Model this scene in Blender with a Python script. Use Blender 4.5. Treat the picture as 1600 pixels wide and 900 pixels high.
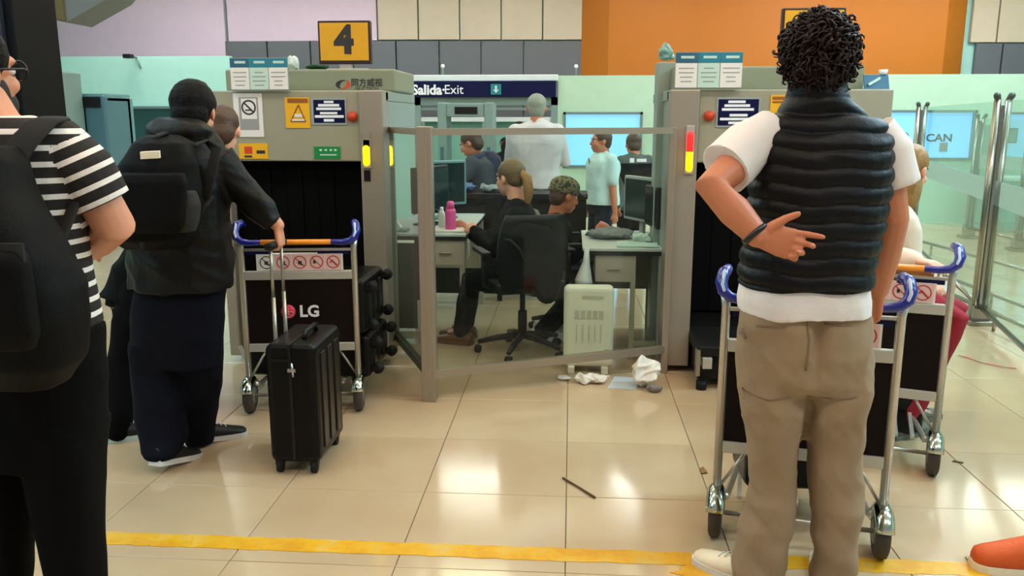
import bpy, bmesh, math, random
import numpy as np
from mathutils import Vector, Matrix, Euler

for _o in list(bpy.data.objects):
    bpy.data.objects.remove(_o)
SC = bpy.context.scene
COL = SC.collection
R = math.radians
V = Vector

# ------------------------------------------------------------------ camera
CAM_H, FPX = 1.5, 1300.0
YAW, PITCH = R(4.0097), R(11.5217)
cam_d = bpy.data.cameras.new('camera')
cam_d.sensor_width = 36.0
cam_d.lens = 36.0 * FPX / 1600.0
cam_d.clip_end = 100
cam = bpy.data.objects.new('camera', cam_d)
COL.objects.link(cam)
cam.location = (0, 0, CAM_H)
cam.rotation_euler = (math.pi / 2 - PITCH, 0, YAW)
SC.camera = cam

# ------------------------------------------------------------------ world, lights, exposure
w = bpy.data.worlds.new('world'); SC.world = w
w.use_nodes = True
w.node_tree.nodes['Background'].inputs[0].default_value = (0.93, 0.97, 1.0, 1)
w.node_tree.nodes['Background'].inputs[1].default_value = 0.32
SC.view_settings.view_transform = 'Standard'
SC.view_settings.look = 'None'
SC.view_settings.gamma = 1.0
SC.view_settings.use_curve_mapping = False
SC.view_settings.exposure = 0.18
CEIL_Z = 4.3
WARM, SOFT, COOL = (1.0, 0.77, 0.58), (0.99, 0.95, 0.68), (0.62, 0.86, 1.0)
def lamp_tone(x, y): return (1.0, 0.93, 0.90) if y > 10 else (0.54, 0.82, 1.0) if x == 3.9 else COOL if abs(x) > 3 else (WARM if y < 4 else SOFT)
LAMPS = [(x, y, lamp_tone(x, y)) for y in (0.6, 3.4, 6.2, 9.0, 11.8) for x in (-6.2, -3.9, -1.3, 1.3, 3.9, 6.2)]
LAMP_DOWN, LAMP_UP = 24, 20
def lamp_gain(x, y): return (4.0 if x == 3.9 and 3 < y < 7 else 1.6 if x > 3 else 1.25) if abs(x) > 3 else {0.6: 1.0, 3.4: 0.95, 6.2: 0.5, 9.0: 0.5, 11.8: 0.9}[y]  # lamps over the right lane boosted to brighten the floor there

# the photograph's measured camera frame: pixel (1600 x 900) + distance -> point of the place
_f = V((-math.sin(YAW) * math.cos(PITCH), math.cos(YAW) * math.cos(PITCH), -math.sin(PITCH)))
_r = V((math.cos(YAW), math.sin(YAW), 0)); _u = _r.cross(_f)
def _ray(x, y): return _f * FPX + _r * (x - 800) - _u * (y - 450)
def at(x, y, Y):
    d = _ray(x, y); return V((0, 0, CAM_H)) + d * (Y / d.y)
def az(x, y, Z=0.0):
    d = _ray(x, y); return V((0, 0, CAM_H)) + d * ((Z - CAM_H) / d.z)
def zof(x, y, Y): return at(x, y, Y).z
def xof(x, Y, y=300): return at(x, y, Y).x

# ------------------------------------------------------------------ materials
def lin(c):
    c = c / 255.0
    return c / 12.92 if c <= 0.04045 else ((c + 0.055) / 1.055) ** 2.4
def rgb(c): return (lin(c[0]), lin(c[1]), lin(c[2]), 1)
MATS = {}
def mat(name, col, rough=0.5, metal=0.0, var=0.06, scale=6.0, bump=0.0, bscale=80.0, spec=0.5, emit=None, estr=1.0, coat=0.0, sheen=0.0):
    if name in MATS: return MATS[name]
    m = bpy.data.materials.new(name); m.use_nodes = True
    nt = m.node_tree; b = nt.nodes['Principled BSDF']
    tc = nt.nodes.new('ShaderNodeTexCoord')
    nz = nt.nodes.new('ShaderNodeTexNoise'); nz.inputs['Scale'].default_value = scale; nz.inputs['Detail'].default_value = 4
    nt.links.new(tc.outputs['Object'], nz.inputs['Vector'])
    mx = nt.nodes.new('ShaderNodeMix'); mx.data_type = 'RGBA'
    c = rgb(col)
    mx.inputs['A'].default_value = tuple(min(1, v * (1 - var)) for v in c[:3]) + (1,)
    mx.inputs['B'].default_value = tuple(min(1, v * (1 + var)) for v in c[:3]) + (1,)
    nt.links.new(nz.outputs['Fac'], mx.inputs['Factor'])
    nt.links.new(mx.outputs['Result'], b.inputs['Base Color'])
    b.inputs['Roughness'].default_value = rough; b.inputs['Metallic'].default_value = metal
    b.inputs['Specular IOR Level'].default_value = spec
    b.inputs['Coat Weight'].default_value = coat
    b.inputs['Sheen Weight'].default_value = sheen
    if bump > 0:
        n2 = nt.nodes.new('ShaderNodeTexNoise'); n2.inputs['Scale'].default_value = bscale; n2.inputs['Detail'].default_value = 6
        nt.links.new(tc.outputs['Object'], n2.inputs['Vector'])
        bp = nt.nodes.new('ShaderNodeBump'); bp.inputs['Strength'].default_value = bump; bp.inputs['Distance'].default_value = 0.01
        nt.links.new(n2.outputs['Fac'], bp.inputs['Height']); nt.links.new(bp.outputs['Normal'], b.inputs['Normal'])
    if emit:
        b.inputs['Emission Color'].default_value = rgb(emit); b.inputs['Emission Strength'].default_value = estr
    MATS[name] = m
    return m

def glass_mat(name, tint, refl=1.0, alpha=0.0, body=(200, 220, 215)):
    """thin pane: clear tinted transmission, fresnel mirror, a little milky body"""
    m = bpy.data.materials.new(name); m.use_nodes = True
    nt = m.node_tree; nt.nodes.clear()
    out = nt.nodes.new('ShaderNodeOutputMaterial')
    tr = nt.nodes.new('ShaderNodeBsdfTransparent'); tr.inputs[0].default_value = rgb(tint)
    gl = nt.nodes.new('ShaderNodeBsdfGlossy'); gl.inputs['Roughness'].default_value = 0.02
    fr = nt.nodes.new('ShaderNodeFresnel'); fr.inputs[0].default_value = 1.45
    ml = nt.nodes.new('ShaderNodeMath'); ml.operation = 'MULTIPLY'; ml.inputs[1].default_value = refl
    nt.links.new(fr.outputs[0], ml.inputs[0])
    df = nt.nodes.new('ShaderNodeBsdfDiffuse'); df.inputs[0].default_value = rgb(body)
    m1 = nt.nodes.new('ShaderNodeMixShader'); m1.inputs[0].default_value = alpha
    nt.links.new(tr.outputs[0], m1.inputs[1]); nt.links.new(df.outputs[0], m1.inputs[2])
    m2 = nt.nodes.new('ShaderNodeMixShader')
    nt.links.new(ml.outputs[0], m2.inputs[0]); nt.links.new(m1.outputs[0], m2.inputs[1]); nt.links.new(gl.outputs[0], m2.inputs[2])
    nt.links.new(m2.outputs[0], out.inputs[0])
    MATS[name] = m
    return m

def stripe_mat(name, dark, light, period, frac):
    m = mat(name, light, 0.85, bump=0.25, bscale=300)
    nt = m.node_tree; b = nt.nodes['Principled BSDF']
    a = nt.nodes.new('ShaderNodeAttribute'); a.attribute_name = 'stripe'
    d = nt.nodes.new('ShaderNodeMath'); d.operation = 'DIVIDE'; d.inputs[1].default_value = period
    f = nt.nodes.new('ShaderNodeMath'); f.operation = 'FRACT'
    g = nt.nodes.new('ShaderNodeMath'); g.operation = 'LESS_THAN'; g.inputs[1].default_value = frac
    mx = nt.nodes.new('ShaderNodeMix'); mx.data_type = 'RGBA'
    mx.inputs['A'].default_value = rgb(dark); mx.inputs['B'].default_value = rgb(light)
    nt.links.new(a.outputs['Fac'], d.inputs[0]); nt.links.new(d.outputs[0], f.inputs[0]); nt.links.new(f.outputs[0], g.inputs[0])
    nt.links.new(g.outputs[0], mx.inputs['Factor']); nt.links.new(mx.outputs['Result'], b.inputs['Base Color'])
    return m

def camo_mat():
    m = mat('camouflage', (92, 96, 66), 0.9)
    nt = m.node_tree; b = nt.nodes['Principled BSDF']
    tc = nt.nodes.new('ShaderNodeTexCoord'); nz = nt.nodes.new('ShaderNodeTexNoise'); nz.inputs['Scale'].default_value = 28
    cr = nt.nodes.new('ShaderNodeValToRGB'); cr.color_ramp.interpolation = 'CONSTANT'
    e = cr.color_ramp.elements
    e[0].color = rgb((52, 58, 38)); e[1].position = 0.45; e[1].color = rgb((120, 118, 84))
    k = e.new(0.58); k.color = rgb((84, 78, 52))
    nt.links.new(tc.outputs['Object'], nz.inputs['Vector']); nt.links.new(nz.outputs['Fac'], cr.inputs[0]); nt.links.new(cr.outputs[0], b.inputs['Base Color'])
    return m

def tile_mat():
    m = bpy.data.materials.new('polished_tile'); m.use_nodes = True
    nt = m.node_tree; b = nt.nodes['Principled BSDF']
    oi = nt.nodes.new('ShaderNodeObjectInfo'); tc = nt.nodes.new('ShaderNodeTexCoord')
    add = nt.nodes.new('ShaderNodeVectorMath'); add.operation = 'ADD'
    nt.links.new(tc.outputs['Object'], add.inputs[0]); nt.links.new(oi.outputs['Location'], add.inputs[1])
    nz = nt.nodes.new('ShaderNodeTexNoise'); nz.inputs['Scale'].default_value = 1.6; nz.inputs['Detail'].default_value = 8
    nt.links.new(add.outputs[0], nz.inputs['Vector'])
    cr = nt.nodes.new('ShaderNodeValToRGB'); e = cr.color_ramp.elements
    e[0].position = 0.25; e[0].color = rgb((186, 160, 126)); e[1].position = 0.8; e[1].color = rgb((204, 181, 146))
    nt.links.new(nz.outputs['Fac'], cr.inputs[0])
    hs = nt.nodes.new('ShaderNodeHueSaturation')
    mr = nt.nodes.new('ShaderNodeMapRange'); mr.inputs['To Min'].default_value = 0.94; mr.inputs['To Max'].default_value = 1.04
    nt.links.new(oi.outputs['Random'], mr.inputs['Value']); nt.links.new(mr.outputs[0], hs.inputs['Value'])
    nt.links.new(cr.outputs[0], hs.inputs['Color']); nt.links.new(hs.outputs[0], b.inputs['Base Color'])
    n2 = nt.nodes.new('ShaderNodeTexNoise'); n2.inputs['Scale'].default_value = 3.0; n2.inputs['Detail'].default_value = 5
    nt.links.new(add.outputs[0], n2.inputs['Vector'])
    m2 = nt.nodes.new('ShaderNodeMapRange'); m2.inputs['To Min'].default_value = 0.06; m2.inputs['To Max'].default_value = 0.17
    nt.links.new(n2.outputs['Fac'], m2.inputs['Value']); nt.links.new(m2.outputs[0], b.inputs['Roughness'])
    b.inputs['IOR'].default_value = 1.7
    MATS['tile'] = m
    return m

def tape_mat():
    """worn yellow floor paint: patches rubbed away to the tile"""
    m = mat('yellow_floor_paint', (222, 168, 20), 0.45)
    nt = m.node_tree; b = nt.nodes['Principled BSDF']
    tc = nt.nodes.new('ShaderNodeTexCoord'); nz = nt.nodes.new('ShaderNodeTexNoise'); nz.inputs['Scale'].default_value = 5.5; nz.inputs['Detail'].default_value = 9; nz.inputs['Roughness'].default_value = 0.7
    cr = nt.nodes.new('ShaderNodeValToRGB'); e = cr.color_ramp.elements
    e[0].position = 0.40; e[0].color = rgb((212, 150, 8)); e[1].position = 0.66; e[1].color = rgb((214, 184, 96))
    k = e.new(0.52); k.color = rgb((222, 168, 24))
    nt.links.new(tc.outputs['Object'], nz.inputs['Vector']); nt.links.new(nz.outputs['Fac'], cr.inputs[0]); nt.links.new(cr.outputs[0], b.inputs['Base Color'])
    return m

# ------------------------------------------------------------------ object helpers
def tag(o, label=None, cat=None, group=None, kind=None):
    if label: o['label'] = label
    if cat: o['category'] = cat
    if group: o['group'] = group
    if kind: o['kind'] = kind
    return o
def thing(name, label, cat, loc=(0, 0, 0), rz=0.0, group=None):
    o = bpy.data.objects.new(name, None); COL.objects.link(o)
    o.empty_display_size = 0.1
    o.location = loc; o.rotation_euler = (0, 0, rz)
    return tag(o, label, cat, group)
def chain(o):
    M = Matrix.Identity(4)
    while o is not None:
        M = o.matrix_basis @ M
        o = o.parent
    return M
def link(name, me, m=None, parent=None, world=False):
    """link a mesh as an object; world=True: its vertices are world coordinates"""
    o = bpy.data.objects.new(name, me); COL.objects.link(o)
    if m is not None:
        me.materials.clear(); me.materials.append(m if not isinstance(m, str) else MATS[m])
    if parent is not None:
        o.parent = parent
        if world: me.transform(chain(parent).inverted())
    return o
def copy_tree(o, parent=None):
    c = o.copy(); COL.objects.link(c); c.parent = parent
    for ch in o.children: copy_tree(ch, c)
    return c

class MB:
    """collects shapes for ONE mesh object"""
    def __init__(s): s.v = []; s.f = []; s.sm = []
    def add(s, vs, fs, smooth=False):
        n = len(s.v); s.v += [tuple(p) for p in vs]
        for f in fs: s.f.append([i + n for i in f]); s.sm.append(smooth)
        return s
    def box(s, x0, x1, y0, y1, z0, z1, bev=0.0):
        if bev <= 0:
            vs = [(x, y, z) for z in (z0, z1) for y in (y0, y1) for x in (x0, x1)]
            return s.add(vs, [(0, 2, 3, 1), (4, 5, 7, 6), (0, 1, 5, 4), (2, 6, 7, 3), (0, 4, 6, 2), (1, 3, 7, 5)])
        bm = bmesh.new(); bmesh.ops.create_cube(bm, size=1)
        for v in bm.verts: v.co = ((x0 + x1) / 2 + v.co.x * (x1 - x0), (y0 + y1) / 2 + v.co.y * (y1 - y0), (z0 + z1) / 2 + v.co.z * (z1 - z0))
        bmesh.ops.bevel(bm, geom=bm.edges[:], offset=bev, segments=3 if bev > .012 else 2, profile=0.5, affect='EDGES')
        bm.verts.index_update()
        s.add([v.co for v in bm.verts], [[v.index for v in f.verts] for f in bm.faces], False); bm.free(); return s
    def obox(s, c, ax, ay, az_):
        c, ax, ay, az_ = V(c), V(ax), V(ay), V(az_)
        vs = [c + ax * x + ay * y + az_ * z for z in (-1, 1) for y in (-1, 1) for x in (-1, 1)]
        return s.add(vs, [(0, 2, 3, 1), (4, 5, 7, 6), (0, 1, 5, 4), (2, 6, 7, 3), (0, 4, 6, 2), (1, 3, 7, 5)])
    def bar(s, a, b, w_, h_, up=(0, 0, 1)):
        a, b = V(a), V(b); d = (b - a); L = d.length; d.normalize()
        sd = d.cross(V(up))
        if sd.length < 1e-4: sd = d.cross(V((1, 0, 0)))
        sd.normalize(); u = sd.cross(d)
        return s.obox((a + b) / 2, d * L / 2, sd * w_ / 2, u * h_ / 2)
    def prism(s, pts, off):
        """pts: 3-D polygon, extruded by vector off"""
        n = len(pts); pts = [V(p) for p in pts]; off = V(off)
        return s.add(pts + [p + off for p in pts], [list(range(n))[::-1], list(range(n, 2 * n))] + [[i, (i + 1) % n, n + (i + 1) % n, n + i] for i in range(n)])
    def loft(s, rings, caps=True, smooth=True):
        n = len(rings[0]); base = []; fs = []
        for r in rings: base += [tuple(p) for p in r]
        for k in range(len(rings) - 1):
            for i in range(n):
                j = (i + 1) % n
                fs.append([k * n + i, k * n + j, (k + 1) * n + j, (k + 1) * n + i])
        if caps: fs += [list(range(n))[::-1], [(len(rings) - 1) * n + i for i in range(n)]]
        return s.add(base, fs, smooth)
    def tube(s, pts, rad, n=10, caps=True, round_=False):
        pts = [V(p) for p in pts]
        if not hasattr(rad, '__len__'): rad = [rad] * len(pts)
        rad = list(rad)
        tg = []
        for i in range(len(pts)):
            a = pts[max(i - 1, 0)]; b = pts[min(i + 1, len(pts) - 1)]
            t = (b - a); tg.append(t.normalized() if t.length > 1e-9 else V((0, 0, 1)))
        nrm = tg[0].orthogonal().normalized()
        rings = []; prev = tg[0]
        P2, R2, T2 = list(pts), rad, tg
        if round_:
            def cap(p, t, r, sgn):
                return [(p + t * sgn * r * math.sin(a), max(r * math.cos(a), r * .03), t) for a in (R(80), R(50), R(25))]
            st = cap(pts[0], tg[0], rad[0], -1); en = cap(pts[-1], tg[-1], rad[-1], 1)[::-1]
            P2 = [q[0] for q in st] + pts + [q[0] for q in en]; R2 = [q[1] for q in st] + rad + [q[1] for q in en]; T2 = [q[2] for q in st] + tg + [q[2] for q in en]
        for p, r, t in zip(P2, R2, T2):
            q = prev.rotation_difference(t); nrm = (q @ nrm); nrm = (nrm - t * nrm.dot(t)).normalized(); prev = t
            bn = t.cross(nrm)
            rings.append([p + (nrm * math.cos(2 * math.pi * i / n) + bn * math.sin(2 * math.pi * i / n)) * r for i in range(n)])
        return s.loft(rings, caps)
    def disc(s, c, axis, r, h, n=20, r2=None):
        c, axis = V(c), V(axis).normalized()
        return s.tube([c - axis * h / 2, c + axis * h / 2], [r, r if r2 is None else r2], n)
    def torus(s, c, axis, Rr, r, n=24, m=8):
        c, axis = V(c), V(axis).normalized(); x = axis.orthogonal().normalized(); y = axis.cross(x)
        vs = []; fs = []
        for i in range(n):
            a = 2 * math.pi * i / n; d = x * math.cos(a) + y * math.sin(a)
            for j in range(m):
                b = 2 * math.pi * j / m; vs.append(c + d * (Rr + r * math.cos(b)) + axis * r * math.sin(b))
        for i in range(n):
            for j in range(m):
                fs.append([i * m + j, ((i + 1) % n) * m + j, ((i + 1) % n) * m + (j + 1) % m, i * m + (j + 1) % m])
        return s.add(vs, fs, True)
    def ellip(s, c, rad, B=None, n=16, m=10):
        """B: 3 axis vectors (columns)"""
        c = V(c); B = B or (V((1, 0, 0)), V((0, 1, 0)), V((0, 0, 1)))
        rings = []
        for k in range(m + 1):
            ph = -math.pi / 2 + math.pi * k / m; cz, sz = max(math.cos(ph), 0.02), math.sin(ph)
            rings.append([c + B[0] * rad[0] * cz * math.cos(2 * math.pi * i / n) + B[1] * rad[1] * cz * math.sin(2 * math.pi * i / n) + B[2] * rad[2] * sz for i in range(n)])
        return s.loft(rings)
    def mesh(s, name):
        me = bpy.data.meshes.new(name); me.from_pydata(s.v, [], s.f)
        me.polygons.foreach_set('use_smooth', s.sm); me.update(); return me
    def build(s, name, m, parent=None, world=True):
        return link(name, s.mesh(name), m, parent, world)

def sup(c, ax, ay, rx, ry, n=24, p=2.4):
    """super-ellipse ring"""
    out = []
    for i in range(n):
        a = 2 * math.pi * i / n; ca, sa = math.cos(a), math.sin(a)
        out.append(V(c) + ax * rx * math.copysign(abs(ca) ** (2 / p), ca) + ay * ry * math.copysign(abs(sa) ** (2 / p), sa))
    return out

def remesh(mb, voxel, smooth=6, name='m'):
    me = mb.mesh(name); o = bpy.data.objects.new('tmp', me); COL.objects.link(o)
    md = o.modifiers.new('r', 'REMESH'); md.mode = 'VOXEL'; md.voxel_size = voxel; md.use_smooth_shade = True
    if smooth:
        s = o.modifiers.new('s', 'SMOOTH'); s.factor = 0.5; s.iterations = smooth
    dg = bpy.context.evaluated_depsgraph_get(); dg.update()
    out = bpy.data.meshes.new_from_object(o.evaluated_get(dg))
    out.name = name
    bpy.data.objects.remove(o); bpy.data.meshes.remove(me)
    return out

def get_co(me):
    a = np.empty(len(me.vertices) * 3, np.float32); me.vertices.foreach_get('co', a); return a.reshape(-1, 3)
def get_no(me):
    a = np.empty(len(me.vertices) * 3, np.float32); me.vertex_normals.foreach_get('vector', a); return a.reshape(-1, 3)
def set_co(me, a):
    me.vertices.foreach_set('co', a.astype(np.float32).ravel()); me.update()
def fold_noise(P, freq, seed, n=9, aniso=(1, 1, 1)):
    rs = np.random.RandomState(seed); out = np.zeros(len(P)); Q = P * np.array(aniso)
    warp = np.stack([np.sin(Q @ rs.normal(size=3) * freq * .6 + rs.rand() * 6) for _ in range(3)], 1) * (.6 / freq)
    Q = Q + warp
    for k in range(n):
        d = rs.normal(size=3); d /= np.linalg.norm(d)
        f = freq * (0.6 + 1.6 * rs.rand())
        out += (1 - 2 * np.abs(np.sin(Q @ d * f + rs.rand() * 6.28))) * (freq / f)
    return out / n
def wrinkle(me, amp, freq=14, seed=0, aniso=(1, 1, 1)):
    P = get_co(me); N = get_no(me)
    set_co(me, P + N * (fold_noise(P.astype(np.float64), freq, seed, aniso=aniso) * amp * 2)[:, None])

def text(s, size, m, parent, loc, rot=(math.pi / 2, 0, 0), ext=0.0006, align='CENTER', bold=0.0, name='lettering', sx=1.0):
    cu = bpy.data.curves.new('txt', 'FONT'); cu.body = s; cu.size = size; cu.extrude = ext
    cu.align_x = align; cu.align_y = 'CENTER'; cu.offset = bold; cu.resolution_u = 3
    o = bpy.data.objects.new('txt', cu); COL.objects.link(o)
    dg = bpy.context.evaluated_depsgraph_get(); dg.update()
    me = bpy.data.meshes.new_from_object(o.evaluated_get(dg))
    bpy.data.objects.remove(o)
    me.transform(Matrix.LocRotScale(V(loc), Euler(rot), V((sx, 1, 1))))
    return link(name, me, m, parent, True)
def rect(x0, y0, x1, y1, Y):
    cx, cy = (x0 + x1) / 2, (y0 + y1) / 2
    return at(x0, cy, Y).x, at(x1, cy, Y).x, at(cx, y1, Y).z, at(cx, y0, Y).z

# ------------------------------------------------------------------ material table
tile_mat(); tape_mat(); camo_mat()
mat('grout', (96, 86, 70), 0.8)
mat('wall_pink', (230, 206, 224), 0.6)
mat('wall_cream', (216, 200, 174), 0.55)
mat('wall_grey', (112, 114, 118), 0.4, 0.2)
mat('wall_orange', (198, 114, 0), 0.5, var=0.03)
mat('wall_aqua', (178, 228, 214), 0.5)
mat('wall_green', (184, 214, 186), 0.5)
mat('ceiling_white', (225, 225, 222), 0.8)
mat('white_trim', (222, 228, 226), 0.45)
mat('brown_board', (104, 86, 48), 0.7)
mat('grey_board', (118, 116, 112), 0.6)
mat('dark_column', (9, 9, 12), 0.5, spec=.15)
mat('dark_column_side', (44, 46, 58), 0.5, spec=.2)
mat('navy', (4, 8, 58), 0.5, spec=.2)
mat('sign_white', (240, 242, 245), 0.4)
mat('sign_teal', (30, 130, 130), 0.4)
mat('window_frame', (120, 140, 138), 0.4, 0.4)
mat('window_lit', (120, 180, 225), 0.3, emit=(128, 196, 250), estr=0.9)
mat('window_dark', (24, 66, 66), 0.1, spec=0.7)
mat('scanner_beige', (152, 148, 126), 0.42, var=0.04)
mat('scanner_side', (140, 152, 140), 0.38, var=0.04)
mat('scanner_column', (156, 146, 130), 0.35, 0.3, var=0.04)
mat('scanner_top', (134, 138, 112), 0.45, var=0.04)
mat('black_void', (4, 4, 4), 0.9, spec=0.1)
mat('black_rubber', (10, 10, 10), 0.6, spec=0.3)
mat('black_plastic', (8, 8, 9), 0.45, spec=.35)
mat('red_button', (196, 62, 28), 0.4)
mat('paper', (226, 222, 216), 0.7)
mat('paper_grey', (150, 148, 146), 0.7)
mat('paper_aqua', (188, 214, 200), 0.7)
mat('ink', (40, 38, 40), 0.6)
mat('label_yellow', (232, 172, 12), 0.5)
mat('label_orange', (206, 132, 8), 0.5)
mat('label_amber', (150, 84, 6), 0.5)
mat('label_red', (206, 60, 20), 0.5)
mat('label_green', (8, 132, 62), 0.5)
mat('poster_blue', (34, 92, 118), 0.5)
mat('poster_teal', (26, 122, 142), 0.5)
mat('sign_yellow', (222, 160, 8), 0.45)
mat('sign_maroon', (46, 14, 18), 0.5)
mat('lamp_yellow', (250, 220, 20), 0.3, emit=(255, 214, 0), estr=3.2)
mat('lamp_warm', (255, 240, 190), 0.3, emit=(255, 236, 170), estr=4.0)
mat('lamp_red', (240, 30, 30), 0.3, emit=(255, 24, 20), estr=2.6)
mat('lamp_housing', (178, 172, 164), 0.4, 0.4)
mat('aluminium', (168, 162, 148), 0.32, 0.75, var=0.05)
mat('aluminium_frame', (164, 152, 134), 0.36, 0.55, var=0.05)
mat('rail_dark', (72, 78, 68), 0.4, 0.5)
mat('chrome', (190, 196, 186), 0.14, 1.0, var=0.02)
mat('steel', (150, 144, 130), 0.24, 0.95, var=0.05)
mat('trolley_tube', (196, 190, 178), 0.3, 0.7, var=0.04)
mat('trolley_plate', (188, 184, 172), 0.4, 0.4)
mat('handle_blue', (5, 24, 132), 0.28, var=0.1, coat=0.4)
mat('handle_orange', (240, 142, 24), 0.4)
mat('handle_clear', (196, 210, 235), 0.2)
mat('ad_brown', (20, 10, 7), 0.6, spec=.15)
mat('lg_red', (206, 24, 66), 0.45)
mat('strip_white', (228, 222, 212), 0.5)
mat('strip_pink', (226, 186, 178), 0.5)
mat('prohibit_red', (176, 48, 54), 0.5)
mat('wheel_tyre', (66, 56, 48), 0.7)
mat('wheel_hub', (120, 118, 108), 0.4, 0.3)
mat('suitcase_black', (4, 4, 5), 0.35, bump=0.1, bscale=200, spec=.2)
mat('suitcase_panel', (12, 13, 15), 0.3, spec=.4)
mat('silver', (200, 200, 200), 0.25, 0.9)
mat('apron_shade', (34, 32, 28), 0.6, spec=.2)
mat('desk_top', (26, 26, 26), 0.35)
mat('desk_edge', (196, 204, 198), 0.45)
mat('desk_beige', (170, 166, 146), 0.5)
mat('desk_drawer', (176, 166, 150), 0.5)
mat('heater_cream', (238, 228, 202), 0.45)
mat('heater_grey', (200, 192, 168), 0.6)
mat('bag_white', (226, 220, 206), 0.6)
mat('bag_grey', (120, 112, 104), 0.6)
mat('film_clear', (196, 208, 214), 0.3)
mat('bottle_pink', (226, 84, 160), 0.35)
mat('cardboard', (160, 104, 48), 0.75)
mat('monitor_grey', (150, 158, 152), 0.45)
mat('screen_dark', (18, 40, 40), 0.15)
mat('equip_teal', (98, 140, 138), 0.4)
mat('equip_blue', (74, 108, 116), 0.35)
mat('equip_grey', (128, 150, 142), 0.45)
mat('cloth_blue', (92, 118, 158), 0.9)
mat('cloth_grey', (132, 140, 140), 0.9)
mat('cloth_green', (24, 66, 32), 0.9)
mat('plastic_white', (212, 222, 214), 0.5)
mat('plastic_teal', (120, 160, 150), 0.4)
mat('stick', (92, 70, 44), 0.8)
mat('ribbon_red', (206, 92, 84), 0.6)
mat('leaf_brown', (128, 90, 48), 0.8)
mat('sneaker_orange', (216, 88, 24), 0.6, bump=0.2)
mat('sole_cream', (238, 226, 198), 0.6)
mat('sole_white', (220, 222, 220), 0.6)
mat('brown_shoe', (104, 62, 34), 0.5)
# people
mat('skin_light', (214, 146, 112), 0.5, bump=0.06)
mat('skin_tan', (196, 120, 84), 0.5, bump=0.06)
mat('skin_pale', (226, 168, 138), 0.5)
mat('hair_black', (8, 7, 7), 0.6, bump=0.5, bscale=120, spec=.15)
mat('hair_dark_brown', (30, 14, 9), 0.42, bump=0.3, bscale=150, spec=.25)
mat('hair_brown', (74, 48, 30), 0.5, bump=0.4, bscale=120)
mat('hair_blonde', (150, 112, 58), 0.5, bump=0.5, bscale=90)
mat('hair_dark_blonde', (104, 84, 46), 0.5, bump=0.5, bscale=90)
mat('hair_grey', (142, 146, 130), 0.6, bump=0.5, bscale=90)
mat('beard', (22, 16, 14), 0.7)
mat('eye_white', (230, 228, 224), 0.2)
mat('lip', (168, 88, 78), 0.5)
mat('vest_black', (9, 9, 12), 0.45, bump=0.15, bscale=160, spec=.2)
mat('tee_white', (232, 224, 220), 0.85, bump=0.15, bscale=240)
mat('khaki', (150, 126, 98), 0.85, bump=0.12, bscale=260)
mat('khaki_seam', (128, 104, 78), 0.85)
mat('jacket_black', (11, 11, 10), 0.5, bump=0.2, bscale=120, spec=.22)
mat('jeans_navy', (9, 11, 22), 0.9, bump=0.15, bscale=260, spec=.15)
mat('trousers_black', (5, 5, 6), 0.9, spec=.12)
mat('backpack_black', (7, 7, 7), 0.65, bump=0.2, bscale=220, spec=.12)
mat('backpack_grey', (44, 43, 42), 0.8, spec=.2)
mat('strap_grey', (34, 33, 33), 0.8, spec=.2)
mat('watch_black', (12, 12, 14), 0.35)
mat('trousers_red', (150, 16, 36), 0.85, bump=0.12, bscale=200)
mat('sleeve_cream', (226, 206, 184), 0.85)
mat('shirt_white', (206, 200, 198), 0.8)
mat('polo_aqua', (196, 226, 222), 0.8)
mat('trousers_navy', (22, 34, 52), 0.85)
mat('jacket_navy', (42, 52, 86), 0.8)
mat('jacket_slate', (62, 68, 76), 0.8)
mat('uniform_dark', (10, 10, 11), 0.85, spec=.15)
mat('uniform_grey', (82, 86, 78), 0.8)
mat('shoe_black', (14, 14, 15), 0.5)
mat('shoe_grey', (108, 112, 98), 0.7)
stripe_mat('striped_jersey', (26, 20, 18), (236, 228, 222), 0.0385, 0.34)
glass_mat('pane_clear', (244, 249, 246), 0.4, 0.004)
glass_mat('pane_green', (236, 247, 243), 0.28, 0.004)
glass_mat('pane_film', (190, 205, 214), 0.6, 0.6, (160, 184, 200))

def struct(name, mb, m, parent=None, label=None):
    o = mb.build(name, m, parent)
    if parent is None: o['kind'] = 'structure'
    if label: o['label'] = label
    return o

def plate(x0, x1, y0, y1, z0, z1, bev=0.0): return MB().box(x0, x1, y0, y1, z0, z1, bev)

# ------------------------------------------------------------------ floor with tiles
floor = struct('floor', plate(-10, 10, -3, 14.3, -0.12, -0.004), 'grout', label='polished beige tile floor')
T = 0.58; JY = 3.14
tm = bpy.data.meshes.new('tile')
h = T / 2 - 0.0016; b_ = 0.0016
tm.from_pydata([(-h, -h, -.004), (h, -h, -.004), (h, h, -.004), (-h, h, -.004), (-h, -h, -b_), (h, -h, -b_), (h, h, -b_), (-h, h, -b_),
                (-h + b_, -h + b_, 0), (h - b_, -h + b_, 0), (h - b_, h - b_, 0), (-h + b_, h - b_, 0)], [],
               [(0, 1, 5, 4), (1, 2, 6, 5), (2, 3, 7, 6), (3, 0, 4, 7), (4, 5, 9, 8), (5, 6, 10, 9), (6, 7, 11, 10), (7, 4, 8, 11), (8, 9, 10, 11)])
tm.materials.append(MATS['tile'])
far = MB(); cells = []
for j in range(-10, 20):
    for i in range(-17, 17):
        cx, cy = (i + .5) * T, JY + (j + .5) * T
        if cy < -2.9 or cy > 14.1: continue
        cells.append((cx, cy))
def seen(c):
    if c[1] < 1.9: return False
    px = 893 + c[0] / c[1] * 1300
    return -160 < px < 1760
near = sorted([c for c in cells if seen(c)], key=lambda c: c[1])[:270]
ns = set(near)
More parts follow.
